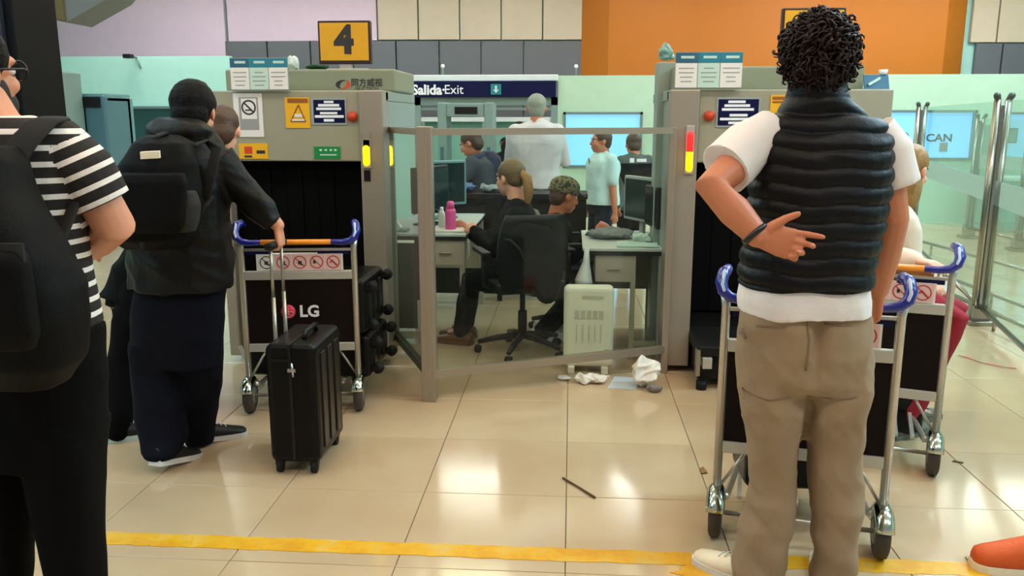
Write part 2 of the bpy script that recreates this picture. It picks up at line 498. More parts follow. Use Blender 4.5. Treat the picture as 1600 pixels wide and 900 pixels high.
for c in cells:
    if c in ns:
        o = bpy.data.objects.new('tile', tm); COL.objects.link(o); o.parent = floor; o.location = (c[0], c[1], 0)
    else:
        far.add([(c[0] + v.co.x, c[1] + v.co.y, v.co.z) for v in tm.vertices], [list(p.vertices) for p in tm.polygons])
tag(far.build('distant_tiles', 'tile', floor), kind='stuff')
# yellow floor line, rubbed thin in the middle
yl = thing('floor_line', 'worn yellow painted line across the tile floor', 'floor line', (0, 2.67, 0))
rng = random.Random(3)
def ragged(x0, x1, yc, wd, n, seed, amp):
    r = random.Random(seed); top = []; bot = []
    for k in range(n + 1):
        x = x0 + (x1 - x0) * k / n
        top.append((x, yc + wd / 2 + r.uniform(-amp, amp))); bot.append((x, yc - wd / 2 + r.uniform(-amp, amp)))
    return top, bot
top, bot = ragged(-1.98, 1.42, 2.68, 0.088, 90, 4, 0.004)
mb = MB(); n = len(top)
vs = [(x, y, .0002) for x, y in bot] + [(x, y, .0002) for x, y in top] + [(x, y, .0016) for x, y in bot] + [(x, y, .0016) for x, y in top]
fs = [[2 * n + k, 2 * n + k + 1, 3 * n + k + 1, 3 * n + k] for k in range(n - 1)] + [[k, k + 1, 2 * n + k + 1, 2 * n + k] for k in range(n - 1)] + [[n + k + 1, n + k, 3 * n + k, 3 * n + k + 1] for k in range(n - 1)]
mb.add(vs, fs).build('painted_band', 'yellow_floor_paint', yl)
r = random.Random(8); c0 = V((0.53, 2.585, 0)); ring = []
for k in range(26):
    a = 2 * math.pi * k / 26; rr = 1 + r.uniform(-.16, .16)
    ring.append((c0.x + .16 * rr * math.cos(a), c0.y + .075 * rr * math.sin(a), .0002))
MB().prism(ring, (0, 0, .002)).build('paint_patch', 'yellow_floor_paint', yl)

# ------------------------------------------------------------------ ceiling, side walls, upper back wall
struct('ceiling', plate(-10, 10, -3, 14.3, CEIL_Z, CEIL_Z + .15), 'ceiling_white', label='plain white hall ceiling')
struct('wall_left', plate(-10.15, -10, -3, 14.3, 0, CEIL_Z), 'wall_aqua', label='pale side wall beyond the left booth')
struct('wall_right', plate(10, 10.15, -3, 14.3, 0, CEIL_Z), 'wall_aqua', label='pale side wall beyond the steel barriers')
wb = struct('wall_back', plate(-10, 10, 14.1, 14.3, 0, CEIL_Z), 'wall_aqua', label='upper back wall of pink, cream, grey and orange panels')
def panels(xs, y0, y1, m, Y=14.0, gap=.012, name='panel', dep=.09, z1=None):
    for a, c in zip(xs[:-1], xs[1:]):
        X0, X1, Z0, Z1 = rect(a, y0, c, y1, Y)
        MB().box(X0 + gap, X1 - gap, Y, Y + dep, Z0, Z1 if z1 is None else z1, .006).build(name, m, wb)
panels([-420, -40, 354], -10, 150, 'wall_pink', z1=CEIL_Z, name='pink_panel')
panels([354, 589], -10, 64, 'wall_pink', z1=CEIL_Z, name='pink_panel')
panels([589, 653, 718, 783, 848, 911], -10, 62, 'wall_cream', z1=CEIL_Z, name='cream_panel')
panels([354, 420, 487, 553, 620, 687, 752, 818, 911], 64, 190, 'wall_grey', name='grey_panel')
panels([1519, 1561, 1626, 1691, 1756], -10, 66, 'wall_cream', z1=CEIL_Z, name='cream_panel')
panels([1519, 1561, 1626, 1691, 1756], 68, 190, 'wall_grey', name='grey_panel')
Xa, Xb, _, _ = rect(909, 0, 1521, 100, 13.7)
orange = MB().prism([(Xa, 14.0, 1.2), (Xa + .42, 13.66, 1.2), (Xb - .42, 13.66, 1.2), (Xb, 14.0, 1.2)], (0, 0, CEIL_Z - 1.2)).build('wall_orange', 'wall_orange', None)
tag(orange, 'big orange wall block with angled sides', kind='structure')
# sloping bulkhead at the upper left
Y = 9.0
pts = [at(10, 16, Y), at(103, 35, Y), at(168, -2, Y), at(190, -30, Y)]
pts += [V((pts[-1].x, Y, CEIL_Z)), V((pts[0].x, Y, CEIL_Z))]
bk = struct('ceiling_bulkhead', MB().prism(pts, (0, .5, 0)), 'grey_board', label='grey sloping bulkhead hanging at the upper left')
a = at(10, 13, Y - .03); b = at(101, 32, Y - .03)
MB().prism([a, b, V((b.x, b.y, CEIL_Z)), V((a.x, a.y, CEIL_Z))], (0, .029, 0)).build('brown_panel', 'brown_board', bk)
# dark column at the left edge
X0, X1 = xof(-70, 5.6, 60), xof(24, 5.6, 60)
cl = struct('column', plate(X0, X1, 5.6, 6.1, 0, CEIL_Z, .01), 'dark_column', label='dark column behind the striped traveller')
MB().box(X0 - .1, xof(7, 5.58, 60), 5.56, 5.6, 0, CEIL_Z).build('cladding', 'dark_column_side', cl)

# ------------------------------------------------------------------ pale partition wall with windows and the exit
PY = 12.5
def wall_holes(X0, X1, Z0, Z1, holes, Y0=PY, Y1=PY + .12):
    mb = MB(); xs = sorted({X0, X1} | {v for h_ in holes for v in h_[:2]}); zs = sorted({Z0, Z1} | {v for h_ in holes for v in h_[2:]})
    for a, b in zip(xs[:-1], xs[1:]):
        for c, d in zip(zs[:-1], zs[1:]):
            mx, mz = (a + b) / 2, (c + d) / 2
            if any(h_[0] < mx < h_[1] and h_[2] < mz < h_[3] for h_ in holes): continue
            mb.box(a, b, Y0, Y1, c, d)
    return mb
def window(no, x0, y0, x1, y1, m, label, fr=.035):
    X0, X1, Z0, Z1 = rect(x0, y0, x1, y1, PY)
    wd = thing(f'window_{no}', label, None, ((X0 + X1) / 2, PY, Z0)); wd['kind'] = 'structure'
    f = MB(); y_0, y_1 = PY - .03, PY + .1
    f.box(X0, X0 + fr, y_0, y_1, Z0, Z1).box(X1 - fr, X1, y_0, y_1, Z0, Z1).box(X0, X1, y_0, y_1, Z0, Z0 + fr).box(X0, X1, y_0, y_1, Z1 - fr, Z1)
    f.build('window_frame', 'window_frame', wd)
    MB().box(X0 + fr, X1 - fr, PY + .05, PY + .07, Z0 + fr, Z1 - fr).build('pane', m, wd)
    return wd, (X0, X1, Z0, Z1)
_, hA = window(1, 178, 166, 306, 250, 'window_dark', 'dark green booth window on the left')
_, hB = window(2, 880, 175, 1003, 262, 'window_lit', 'bright blue window beside the exit sign')
w3, hC = window(3, 1330, 172, 1523, 250, 'window_lit', 'bright blue window with dark letters behind the steel posts')
_, hD = window(4, 1564, 175, 1720, 252, 'window_lit', 'bright blue window at the right edge')
zl = zof(200, 88, PY); zr = zof(1450, 116, PY); zm = zof(500, 118, PY)
xl = xof(360, PY, 120); xe0 = xof(646, PY, 130); xe1 = xof(872, PY, 130)
struct('wall_partition_left', wall_holes(-10, xl, 0, zl, [hA]), 'wall_aqua', label='aqua partition wall with a dark booth window')
struct('wall_partition_middle', wall_holes(xl, xe0, 0, zm, []), 'wall_aqua', label='aqua partition wall hidden behind scanner 4')
struct('wall_partition_right', wall_holes(xe1, 10, 0, zr, [hB, hC, hD]), 'wall_green', label='pale green partition wall with lit blue windows')
# poster and lettering in the lit window
X0, X1, Z0, Z1 = rect(1478, 207, 1481, 225, PY)
text('CAN', .15, 'ink', w3, (xof(1470, PY - .02, 215), PY + .035, zof(1470, 216, PY)), bold=.004, sx=1.15)
MB().box(*rect(1470, 223, 1482, 237, PY)[:2], PY + .03, PY + .045, *rect(1470, 223, 1482, 237, PY)[2:]).build('notice', 'paper_grey', w3)
MB().torus((xof(1413, PY, 213), PY + .03, zof(1413, 215, PY)), (0, 1, 0), .07, .012, 20, 6).build('ring_mark', 'equip_blue', w3)
# exit portal
zt = zof(760, 117, PY); zs1 = zof(760, 127, PY); zs0 = zof(760, 152, PY); zd = zof(760, 160, PY)
struct('trim_1', plate(xe0 - .02, xe1, PY - .05, PY + .15, zs1, zt, .01), 'white_trim', label='white trim above the exit sign')
xs = thing('exit_sign', 'navy blue exit sign board over the doorway', 'sign', ((xe0 + xe1) / 2, PY - .06, zs0))
MB().box(xe0 + .02, xe1 - .03, PY - .1, PY + .02, zs0, zs1 - .002, .004).build('board', 'navy', xs)
text('Salida', .195, 'sign_white', xs, (xof(667, PY - .1, 140), PY - .103, zof(668, 141, PY - .1)), bold=.007)
text('Exit', .185, 'sign_white', xs, (xof(709, PY - .1, 140), PY - .103, zof(709, 140.5, PY - .1)), bold=.0005)
MB().disc((xof(693, PY - .1, 140), PY - .103, zof(693, 140.5, PY - .1)), (0, 1, 0), .018, .002, 14).build('dot', 'sign_white', xs)
ax, azz = xof(775, PY - .1, 140), zof(775, 139.5, PY - .1)
MB().box(ax - .075, ax + .075, PY - .106, PY - .1, azz - .075, azz + .075).build('arrow_panel', 'sign_teal', xs)
MB().box(ax - .012, ax + .012, PY - .11, PY - .106, azz - .02, azz + .05).prism([(ax - .04, PY - .11, azz - .005), (ax, PY - .11, azz - .052), (ax + .04, PY - .11, azz - .005)], (0, .004, 0)).build('arrow', 'sign_white', xs)
dr = thing('door_1', 'glazed exit doorway under the navy sign', None, ((xe0 + xe1) / 2, PY, 0)); dr['kind'] = 'structure'
fm = MB().box(xe0, xe0 + .1, PY, PY + .12, 0, zs0).box(xe1 - .1, xe1, PY, PY + .12, 0, zs0).box(xe0, xe1, PY, PY + .12, zd - .04, zs0)
fm.build('door_frame', 'equip_grey', dr)
z2 = zof(760, 183, PY); z3 = zof(760, 190, PY)
MB().box(xe0 + .1, xe1 - .1, PY + .02, PY + .1, z3, z2).build('transom', 'white_trim', dr)
MB().box(xe0 + .1, xe1 - .1, PY + .02, PY + .1, zof(760, 172, PY), zof(760, 168, PY)).build('transom', 'equip_grey', dr)
xm = (xe0 + xe1) / 2
for a, b in ((xe0 + .1, xm), (xm, xe1 - .1)):
    lf = MB().box(a, a + .05, PY + .03, PY + .08, 0, z3).box(b - .05, b, PY + .03, PY + .08, 0, z3).box(a, b, PY + .03, PY + .08, 0, .1).build('door_leaf', 'equip_grey', dr)
    MB().box(a + .05, b - .05, PY + .05, PY + .06, .1, z3).build('pane', 'pane_green', lf)
# little lights/rods on top of the partition, camera on the left wall
for px in (692, 900):
    p = at(px, 113, PY + .05)
    t = thing('wall_spike', 'small white-tipped rod standing on the wall top ' + ('above the exit sign' if px < 800 else 'beside the orange block'), 'rod', (p.x, p.y, zt if px < 800 else zr))
    z0 = zt if px < 800 else zr
    MB().tube([(p.x, p.y, z0), (p.x, p.y, z0 + .12)], .012, 8).build('rod', 'equip_grey', t)
    MB().ellip((p.x, p.y, z0 + .13), (.03, .03, .03)).build('tip', 'sign_white', t)
p = at(213, 88, PY)
cc = thing('security_camera', 'small dark security camera fixed at the top of the aqua wall', 'security camera', (p.x, PY, p.z - .1))
MB().tube([(p.x, PY, p.z - .02), (p.x - .02, PY - .12, p.z)], .015, 8).build('bracket', 'equip_grey', cc)
MB().box(p.x - .1, p.x + .02, PY - .22, PY - .1, p.z - .04, p.z + .02, .01).build('housing', 'black_plastic', cc)
MB().tube([(p.x + .03, PY - .02, p.z - .05), (p.x + .06, PY - .01, p.z - .18)], .012, 6).build('cable', 'equip_grey', cc)

# ------------------------------------------------------------------ ceiling luminaires of the hall, with upward lamps added to brighten it
for i, (x, y, lc) in enumerate(LAMPS):
    t = thing('ceiling_light', 'long white suspended light panel under the hall ceiling', 'light', (x, y, CEIL_Z - .4), 0, 'ceiling light panels of the hall')
    MB().box(x - .66, x + .66, y - .2, y + .2, CEIL_Z - .40, CEIL_Z - .34, .005).build('housing', 'white_trim', t)
    for q in (-.5, .5): MB().tube([(x + q, y, CEIL_Z - .34), (x + q, y, CEIL_Z)], .006, 6).build('hanger', 'steel', t)
    for nm, en, rx, zz in (('lamp', LAMP_DOWN, 0, -.004), ('added_uplight', LAMP_UP, math.pi, .064)):  # upward lamps added to brighten the ceiling and its floor reflections
        ld = bpy.data.lights.new(nm, 'AREA'); ld.shape = 'RECTANGLE'; ld.size = 1.25; ld.size_y = .34; ld.energy = en * lamp_gain(x, y); ld.color = lc
        lo = bpy.data.objects.new(nm, ld); COL.objects.link(lo); lo.parent = t; lo.location = (0, 0, zz); lo.rotation_euler = (rx, 0, 0)
# ------------------------------------------------------------------ X-ray scanners
FY = 4.9
def sticker(par, x0, y0, x1, y1, m, Y, name='label_plate', th=.004, label=None):
    X0, X1, Z0, Z1 = rect(x0, y0, x1, y1, Y)
    o = MB().box(X0, X1, Y - th, Y, Z0, Z1).build(name, m, par)
    if label: o['label'] = label
    return o
def flat_ring(par, px, py, Y, r0, r1, m, name, slash=True):
    c = at(px, py, Y); mb = MB(); n = 28
    o = [(c.x + r1 * math.cos(2 * math.pi * i / n), Y, c.z + r1 * math.sin(2 * math.pi * i / n)) for i in range(n)]
    i_ = [(c.x + r0 * math.cos(2 * math.pi * i / n), Y, c.z + r0 * math.sin(2 * math.pi * i / n)) for i in range(n)]
    mb.add(o + i_, [[k, (k + 1) % n, n + (k + 1) % n, n + k] for k in range(n)])
    if slash: mb.bar((c.x - r1 * .68, Y, c.z + r1 * .68), (c.x + r1 * .68, Y, c.z - r1 * .68), r1 - r0, .0006, (0, 1, 0))
    return mb.build(name, m, par)
def text_bars(par, rows, m, Y, name='print_lines', th=.0008):
    """illegible printed lines: rows of (x0, x1, y0, y1) px"""
    mb = MB()
    for x0, x1, y0, y1 in rows:
        X0, X1, Z0, Z1 = rect(x0, y0, x1, y1, Y); mb.box(X0, X1, Y - th, Y, Z0, Z1)
    return mb.build(name, m, par)

def scanner(label, X0, X1, cx0, cx1, up, button_px, XB):
    """X0..X1 front, cx0..cx1 the column, up: (x0,x1,ztop) of the upper housing"""
    t = thing('baggage_scanner', label, 'scanner', ((X0 + X1) / 2, FY + .5, 0))
    left_col = cx0 - X0 < X1 - cx1
    p0, p1 = (cx1, X1) if left_col else (X0, cx0)
    fp = MB().box(p0, p1, FY, FY + .07, 1.25, 1.66, .008).build('front_panel', 'scanner_beige', t)
    MB().box(cx0, cx1, FY - .03, FY + .14, 0.04, 1.66, .008).build('column', 'scanner_column', t)
    oc0, oc1 = (X1 - .07, X1) if left_col else (X0, X0 + .07)
    MB().box(oc0, oc1, FY, FY + .14, 0.04, 1.25, .008).build('column', 'scanner_column', t)
    MB().box(X0 + .01, X0 + .05, FY + .14, FY + 1.0, .04, 1.64).build('side_panel', 'scanner_side', t)
    if XB < X1: MB().box(XB, X1, FY + .14, FY + 1.0, 1.44, 1.60, .006).build('top_block', 'scanner_side', t)
    X1f, X1 = X1, XB
    MB().box(X1 - .05, X1 - .01, FY + .14, FY + 1.0, .04, 1.60).build('side_panel', 'scanner_side', t)
    MB().box(X0, X1f, FY + .07, FY + 1.0, 1.60, 1.66, .006).build('roof', 'scanner_side', t)
    MB().box(X0 + .05, X1 - .05, FY + .94, FY + .98, .04, 1.6).build('rear_panel', 'black_void', t)
    MB().box(X0 + .05, X1 - .05, FY + .12, FY + .94, .04, .34).build('base', 'black_rubber', t)
    tun = MB().box(X0 + .05, X0 + .07, FY + .14, FY + .94, .34, 1.25).box(X1 - .07, X1 - .05, FY + .14, FY + .94, .34, 1.25).box(X0 + .05, X1 - .05, FY + .075, FY + .94, 1.25, 1.27)
    tn = tun.build('tunnel', 'black_void', t)
    nst = 9; wdt = (p1 - p0 - (0 if True else 0)) / nst
    for k in range(nst):
        MB().box(p0 + k * wdt + .002, p0 + (k + 1) * wdt - .002, FY + .085 + .004 * (k % 2), FY + .09 + .004 * (k % 2), .36, 1.25).build('curtain_strip', 'black_void', t)
    u0, u1, uz = up
    ub = MB().box(u0, u1, FY + .28, FY + .92, 1.66, uz, .012).build('upper_housing', 'scanner_top', t)
    for px, py in button_px:
        c = at(px, py, FY)
        bt = MB().disc((c.x, FY - .008, c.z), (0, 1, 0), .03, .016, 20).build('emergency_button', 'red_button', t)
        bt['label'] = 'red emergency button'
        MB().ellip((c.x, FY - .018, c.z), (.021, .012, .021)).build('button_cap', 'red_button', bt)
    return t, ub

sx0, sx1 = -2.117, -1.095
s4, ub4 = scanner('beige baggage scanner under the number 4 sign, yellow lamp lit', sx0, sx1, xof(567, FY), sx1,
                  (xof(352, 5.18, 125), xof(617, 5.18, 125), zof(500, 108, 5.18)), [(354, 178), (551, 182)], sx1 - .21)
rx0, rx1 = .556, 1.792
s5, ub5 = scanner('beige baggage scanner behind the man in the quilted vest, red lamp lit', rx0, rx1, rx0, xof(1086, FY),
                  (xof(1052, 5.18, 120), xof(1351, 5.18, 120), zof(1200, 103, 5.18)), [(1108, 181)], rx1)
# signal lamps
def signal(par, px, y0, y1, Y, mats, fr=1.0):
    c = at(px, (y0 + y1) / 2, Y); z0, z1 = zof(px, y1, Y), zof(px, y0, Y)
    s = MB().box(c.x - .024, c.x + .024, Y - .012, Y + .005, z0 - .03, z1 + .05, .004).build('lamp_housing', 'lamp_housing', par)
    n = len(mats)
    for k, m in enumerate(mats):
        a = z0 + (z1 - z0) * k / n; b = z0 + (z1 - z0) * (k + 1) / n
        MB().tube([(c.x, Y - .02, a + .004), (c.x, Y - .02, b - .004)], .019, 12, round_=True).build('lamp_lens', m, s)
signal(s4, 573.5, 231, 255, FY - .03, ['lamp_yellow'])
signal(s5, 1077, 210, 264, FY - .03, ['lamp_yellow', 'lamp_red'])
sticker(s4, 569, 266, 579, 283, 'black_plastic', FY - .03, 'card_slot')
sticker(s4, 568, 206, 578, 229, 'scanner_column', FY - .03, 'lamp_bracket', .012)
# stickers on scanner 4
P = FY - .0005
ns_ = sticker(s4, 366, 146, 411, 214, 'paper', P, 'no_smoking_notice', label='white no smoking notice')
P2 = P - .0045
sticker(ns_, 374, 152, 404, 203, 'paper_grey', P2, 'grey_field', .0006)
sticker(ns_, 377, 154, 401, 186, 'paper', P2 - .0008, 'white_field', .0006)
flat_ring(ns_, 388.5, 168, P2 - .0018, .034, .044, 'ink', 'prohibition_ring')
c = at(388.5, 170, P2 - .0018); MB().bar((c.x - .022, c.y, c.z - .008), (c.x + .02, c.y, c.z - .008), .008, .0008, (0, 1, 0)).build('cigarette', 'ink', ns_)
yw = sticker(s4, 446, 152, 484, 200, 'label_yellow', P, 'warning_notice', label='yellow warning notice with a triangle')
sticker(yw, 449, 154, 481, 161, 'label_amber', P2, 'heading_band', .0006)
tri = MB(); q = [at(466, 164, P2), at(454.5, 190, P2), at(477.5, 190, P2)]
for a, b in ((0, 1), (1, 2), (2, 0)): tri.bar(q[a], q[b], .008, .0008, (0, 1, 0))
tri.build('triangle', 'label_amber', yw)
text_bars(yw, [(460, 472, 178, 183), (456, 476, 186, 189)], 'paper', P2 - .001)
nv = sticker(s4, 487, 153, 542, 195, 'monitor_grey', P, 'navy_notice', label='navy blue notice with white printed lines')
sticker(nv, 490, 156, 539, 192, 'navy', P2, 'navy_field', .0006)
NV = [(506, 521, 157.5, 161), (497, 530, 162.5, 166.5), (494, 533, 168, 172), (500, 527, 175, 178.5), (492, 537, 180, 184), (506, 522, 186, 190)]
text_bars(nv, NV, 'sign_white', P2 - .0008)
gs = sticker(s4, 491, 229, 532, 248, 'label_green', P, 'green_label', label='green adhesive label')
text_bars(gs, [(499, 503, 233, 236), (507, 511, 233, 236), (515, 519, 233, 236), (522, 526, 233, 236), (500, 526, 241, 243)], 'paper_aqua', P2)
ys = sticker(s4, 374, 224, 419, 248, 'label_yellow', P, 'yellow_label', label='yellow adhesive label with red mark')
text_bars(ys, [(382, 394, 229, 240)], 'label_red', P2, 'red_mark'); text_bars(ys, [(401, 414, 235, 240), (382, 394, 243, 246)], 'ink', P2)
# maker's mark on the upper housing
UP = FY + .28 - .0005; c = at(536, 132, UP)
lg1 = MB()
for k in range(24):
    pass
B_ = (V((.045, 0, .008)), V((-.012, 0, .026)))
def el_arc(a0, a1, r0, r1, Y):
    n = 16; o = []; i_ = []
    for k in range(n + 1):
        a = a0 + (a1 - a0) * k / n; e = math.sin(math.pi * k / n)
        d = B_[0] * math.cos(a) + B_[1] * math.sin(a)
        o.append(V((c.x, Y, c.z)) + d * r1); i_.append(V((c.x, Y, c.z)) + d * (r1 - (r1 - r0) * e))
    m_ = MB(); N = n + 1
    return m_.add(o + i_, [[k, k + 1, N + k + 1, N + k] for k in range(n)])
el_arc(R(40), R(250), .35, 1, UP - .001).build('emblem', 'ink', ub4)
el_arc(R(-130), R(60), .45, 1, UP - .0012).build('emblem', 'label_red', ub4)
text('同方威视', .052, 'ink', ub4, (at(573, 130, UP).x, UP - .001, at(573, 130, UP).z), bold=.0008, name='lettering', sx=.95)
text('NUCTECH', .024, 'ink', ub4, (at(573, 139, UP).x, UP - .001, at(573, 138.5, UP).z), sx=1.3)
# stickers on the right scanner
nv = sticker(s5, 1119, 152, 1188, 199, 'monitor_grey', P, 'navy_notice', label='navy blue notice with white printed lines')
sticker(nv, 1122, 155, 1185, 196, 'navy', P2, 'navy_field', .0006)
text_bars(nv, [(1138, 1165, 157, 161), (1132, 1172, 163, 167), (1128, 1178, 169, 173), (1140, 1168, 178, 182), (1125, 1180, 184, 188), (1138, 1166, 190, 194)], 'sign_white', P2 - .0008)
yw = sticker(s5, 1203, 148, 1250, 200, 'label_yellow', P, 'warning_notice', label='yellow warning notice, mostly hidden')
text_bars(yw, [(1207, 1246, 151, 156), (1207, 1240, 158, 161)], 'label_amber', P2)
sticker(s5, 1312, 121, 1322, 134, 'monitor_grey', FY + .2795, 'small_plate')
# conveyor stub and rear post of the right scanner
cv = MB().box(rx0 + .16, rx1 - .1, 4.52, FY + .1, .2, .26, .01).build('conveyor', 'black_rubber', s5)
MB().box(rx0 + .18, rx1 - .12, 4.6, FY + .1, .05, .2).build('conveyor_frame', 'black_plastic', s5)
MB().tube([(rx0 + .2, 4.56, .19), (rx1 - .12, 4.56, .19)], .03, 12).build('roller', 'black_rubber', s5)
X0, X1, Z0, Z1 = rect(1098, 560, 1113, 577, 4.5)
MB().box(X0, X1, 4.5, 4.6, Z0, Z1, .004).build('motor_block', 'trolley_plate', s5)
MB().box(*rect(1088, 548, 1094, 588, 4.5)[:2], 4.5, 4.56, *rect(1088, 548, 1094, 588, 4.5)[2:]).build('stand_leg', 'aluminium', s5)
MB().disc((xof(1096, 4.55, 605), 4.56, .025), (0, 0, 1), .03, .05, 16).build('levelling_foot', 'black_rubber', s5)
rp = MB().box(xof(1027, 5.3, 150), xof(1054, 5.3, 150), 5.3, 5.5, .0, zof(1040, 97, 5.3), .006).build('rear_post', 'scanner_side', s5)

# sheet hanging on the left of the rear post, crumpled things on top
def crumple(name, label, cat, c, rad, m, seed, amp=.25, vox=.012, m2=None):
    mb = MB().ellip(c, rad); r = random.Random(seed)
    for k in range(7):
        d = V((r.uniform(-1, 1), r.uniform(-1, 1), r.uniform(-.7, .9)))
        mb.ellip(V(c) + V((d.x * rad[0] * .6, d.y * rad[1] * .6, d.z * rad[2] * .5)), [q * r.uniform(.35, .6) for q in rad])
    me = remesh(mb, vox, 2); P = get_co(me).astype(np.float64); N = get_no(me)
    f = fold_noise(P, 2.6 / max(min(rad), .055), seed, n=4); set_co(me, P + N * (f * min(rad) * amp * 2)[:, None])
    A = get_co(me); lo = A[:, 2].min(); base = c[2] - rad[2]; A[:, 2] = np.maximum(A[:, 2], base); set_co(me, A)
    o = thing(name, label, cat, (c[0], c[1], base))
    b = link('crumpled_body', me, m, o, True)
    for p in me.polygons: p.use_smooth = False
    return o
c = at(1041, 82, 5.4)
o = crumple('plastic_bag', 'pale crumpled plastic bag on top of the right scanner post', 'bag', (c.x, 5.4, zof(1040, 97, 5.3) + .062), (.05, .06, .062), 'plastic_teal', 5)
c = at(458, 97, 5.3)
o = crumple('plastic_bag', 'white crumpled plastic bag beside the green cloth on scanner 4', 'bag', (c.x, 5.3, zof(500, 108, 5.18) + .045), (.045, .06, .045), 'plastic_white', 6)
c = at(496, 103, 5.3)
crumple('folded_cloth', 'dark green folded cloth lying on top of scanner 4', 'cloth', (c.x, 5.3, zof(500, 108, 5.18) + .02), (.075, .08, .02), 'cloth_green', 7)
ztop5 = 1.66
c = at(1370, 112, 5.1)
po = thing('flyer_stand', 'dark blue flyer stand at the right end of the right scanner', 'stand', (c.x, 5.1, 1.66))
X0, X1, Z0, Z1 = rect(1352, 116, 1391, 141, 5.05)
MB().prism([(X0, 5.05, 1.66), (X1, 5.05, 1.66), (X1, 5.09, Z1), (X0, 5.09, Z1)], (0, .012, 0)).build('flyer', 'poster_blue', po)
MB().bar((X0 + .02, 5.05, 1.69), (X0 + .09, 5.075, Z1 - .02), .014, .006, (0, 1, 0)).build('light_streak', 'paper_aqua', po)
MB().prism([(X0 + .02, 5.065, 1.66), (X1 - .02, 5.065, 1.66), (X1 - .02, 5.16, 1.66), (X0 + .02, 5.16, 1.66)], (0, 0, .01)).build('foot', 'poster_blue', po)
c = at(1378, 114, 5.12)
cup = thing('paper_cup', 'small white cup on the dark blue flyer stand', 'cup', (c.x, 5.1, Z1))
MB().tube([(c.x, 5.1, Z1), (c.x, 5.1, Z1 + .028)], [.02, .026], 14).build('cup_body', 'sign_white', cup)

def triple_poster(label, x0, x1, y0, ym, y1, Y):
    X0, X1, Z0, Z1 = rect(x0, y0, x1, y1, Y); Zm = zof((x0 + x1) / 2, ym, Y)
    t = thing('notice_board', label, 'notice board', ((X0 + X1) / 2, Y, Z0))
    MB().box(X0, X1, Y, Y + .012, Z0, Z1).build('backing', 'paper_grey', t)
    for k in range(3):
        a = X0 + (X1 - X0) * k / 3; b = X0 + (X1 - X0) * (k + 1) / 3; g = .002
        hd = MB().box(a + g, b - g, Y - .004, Y, Zm, Z1 - .004).build('header', ['poster_blue', 'poster_teal', 'poster_teal'][k], t)
        MB().box(a + .03, b - .02, Y - .0048, Y - .004, (Zm + Z1) / 2 - .006, (Zm + Z1) / 2 + .008).build('print_lines', 'paper_aqua', hd)
        sh = MB().box(a + g, b - g, Y - .004, Y, Z0 + .004, Zm - .002).build('sheet', ['paper', 'paper_aqua', 'paper'][k], t)
        l = MB(); r = random.Random(k)
        for q in range(5):
            z = Zm - .03 - q * .024
            if z < Z0 + .02: break
            w_ = (b - a) * r.uniform(.2, .38); l.box((a + b) / 2 - w_, (a + b) / 2 + w_, Y - .0048, Y - .004, z - .003, z + .003)
        l.build('print_lines', 'paper_grey', sh)
    return t
triple_poster('three-column notice board with blue headings above the no smoking notice', 360, 450, 90, 105, 141, FY - .03)
triple_poster('three-column notice board with blue headings above the red lamp', 1055, 1160, 81, 98, 138, FY - .03)

# number signs on posts
def number_sign(label, x0, y0, x1, y1, Y, zfoot, txt):
    X0, X1, Z0, Z1 = rect(x0, y0, x1, y1, Y); t = thing('number_sign', label, 'sign', ((X0 + X1) / 2, Y, zfoot))
    MB().box(X0, X1, Y, Y + .05, Z0, Z1, .006).build('frame', 'sign_maroon', t)
    fc = MB().box(X0 + .014, X1 - .014, Y - .004, Y + .01, Z0 + .022, Z1 - .014).build('face', 'sign_yellow', t)
    if txt: text(txt, (Z1 - Z0) * .86, 'ink', fc, ((X0 + X1) / 2, Y - .006, (Z0 + Z1) / 2 + .008), bold=.012)
    xm_ = (X0 + X1) / 2
    MB().box(xm_ - .04, xm_ + .04, Y + .01, Y + .05, zfoot, Z0 + .01).build('post', 'lamp_housing', t)
    MB().box(xm_ - .12, xm_ + .16, Y - .04, Y + .1, zfoot, zfoot + .02, .006).build('base_plate', 'trolley_plate', t)
number_sign('yellow sign with a black number 4 on top of the scanner', 497, 32, 579, 100, 5.5, zof(500, 108, 5.18), '4')
number_sign('yellow sign half hidden behind the curly-haired man', 1221, 12, 1320, 96, 5.25, zof(1200, 103, 5.18), '')

# ------------------------------------------------------------------ glass screen around the operators
gsn = thing('glass_screen', 'knee-to-head glass screen with aluminium post and rails between the scanners', 'screen', (-.745, 4.27, 0))
Pp, Pe, Pl = V((-.745, 4.27, 0)), V((.575, 4.86, 0)), V((-1.235, 5.4, 0))
ZT0, ZT1, ZB0, ZB1 = 1.415, 1.45, .125, .17
MB().box(Pp.x - .038, Pp.x + .038, Pp.y - .04, Pp.y + .04, 0, 1.46, .004).build('post', 'aluminium_frame', gsn)
MB().box(Pp.x + .002, Pp.x + .012, Pp.y - .0415, Pp.y - .039, 0.01, 1.45).build('post_groove', 'scanner_column', gsn)
MB().box(Pe.x - .02, Pe.x + .02, Pe.y - .02, Pe.y + .02, 0, 1.45, .003).build('post', 'aluminium_frame', gsn)
MB().box(Pl.x - .02, Pl.x + .02, Pl.y - .02, Pl.y + .02, 0, 1.45, .003).build('post', 'aluminium_frame', gsn)
for A, B, mm in ((Pp, Pe, 'aluminium_frame'), (Pp, Pl, 'rail_dark')):
    for z0, z1, nm in ((ZT0, ZT1, 'top_rail'), (ZB0, ZB1, 'bottom_rail')):
        MB().bar(A + V((0, 0, (z0 + z1) / 2)), B + V((0, 0, (z0 + z1) / 2)), .035, z1 - z0).build(nm, mm if nm == 'bottom_rail' else 'aluminium_frame', gsn)
    MB().bar(A + V((0, 0, (ZB1 + ZT0) / 2)), B + V((0, 0, (ZB1 + ZT0) / 2)), .008, ZT0 - ZB1).build('glass_pane', 'pane_clear', gsn)
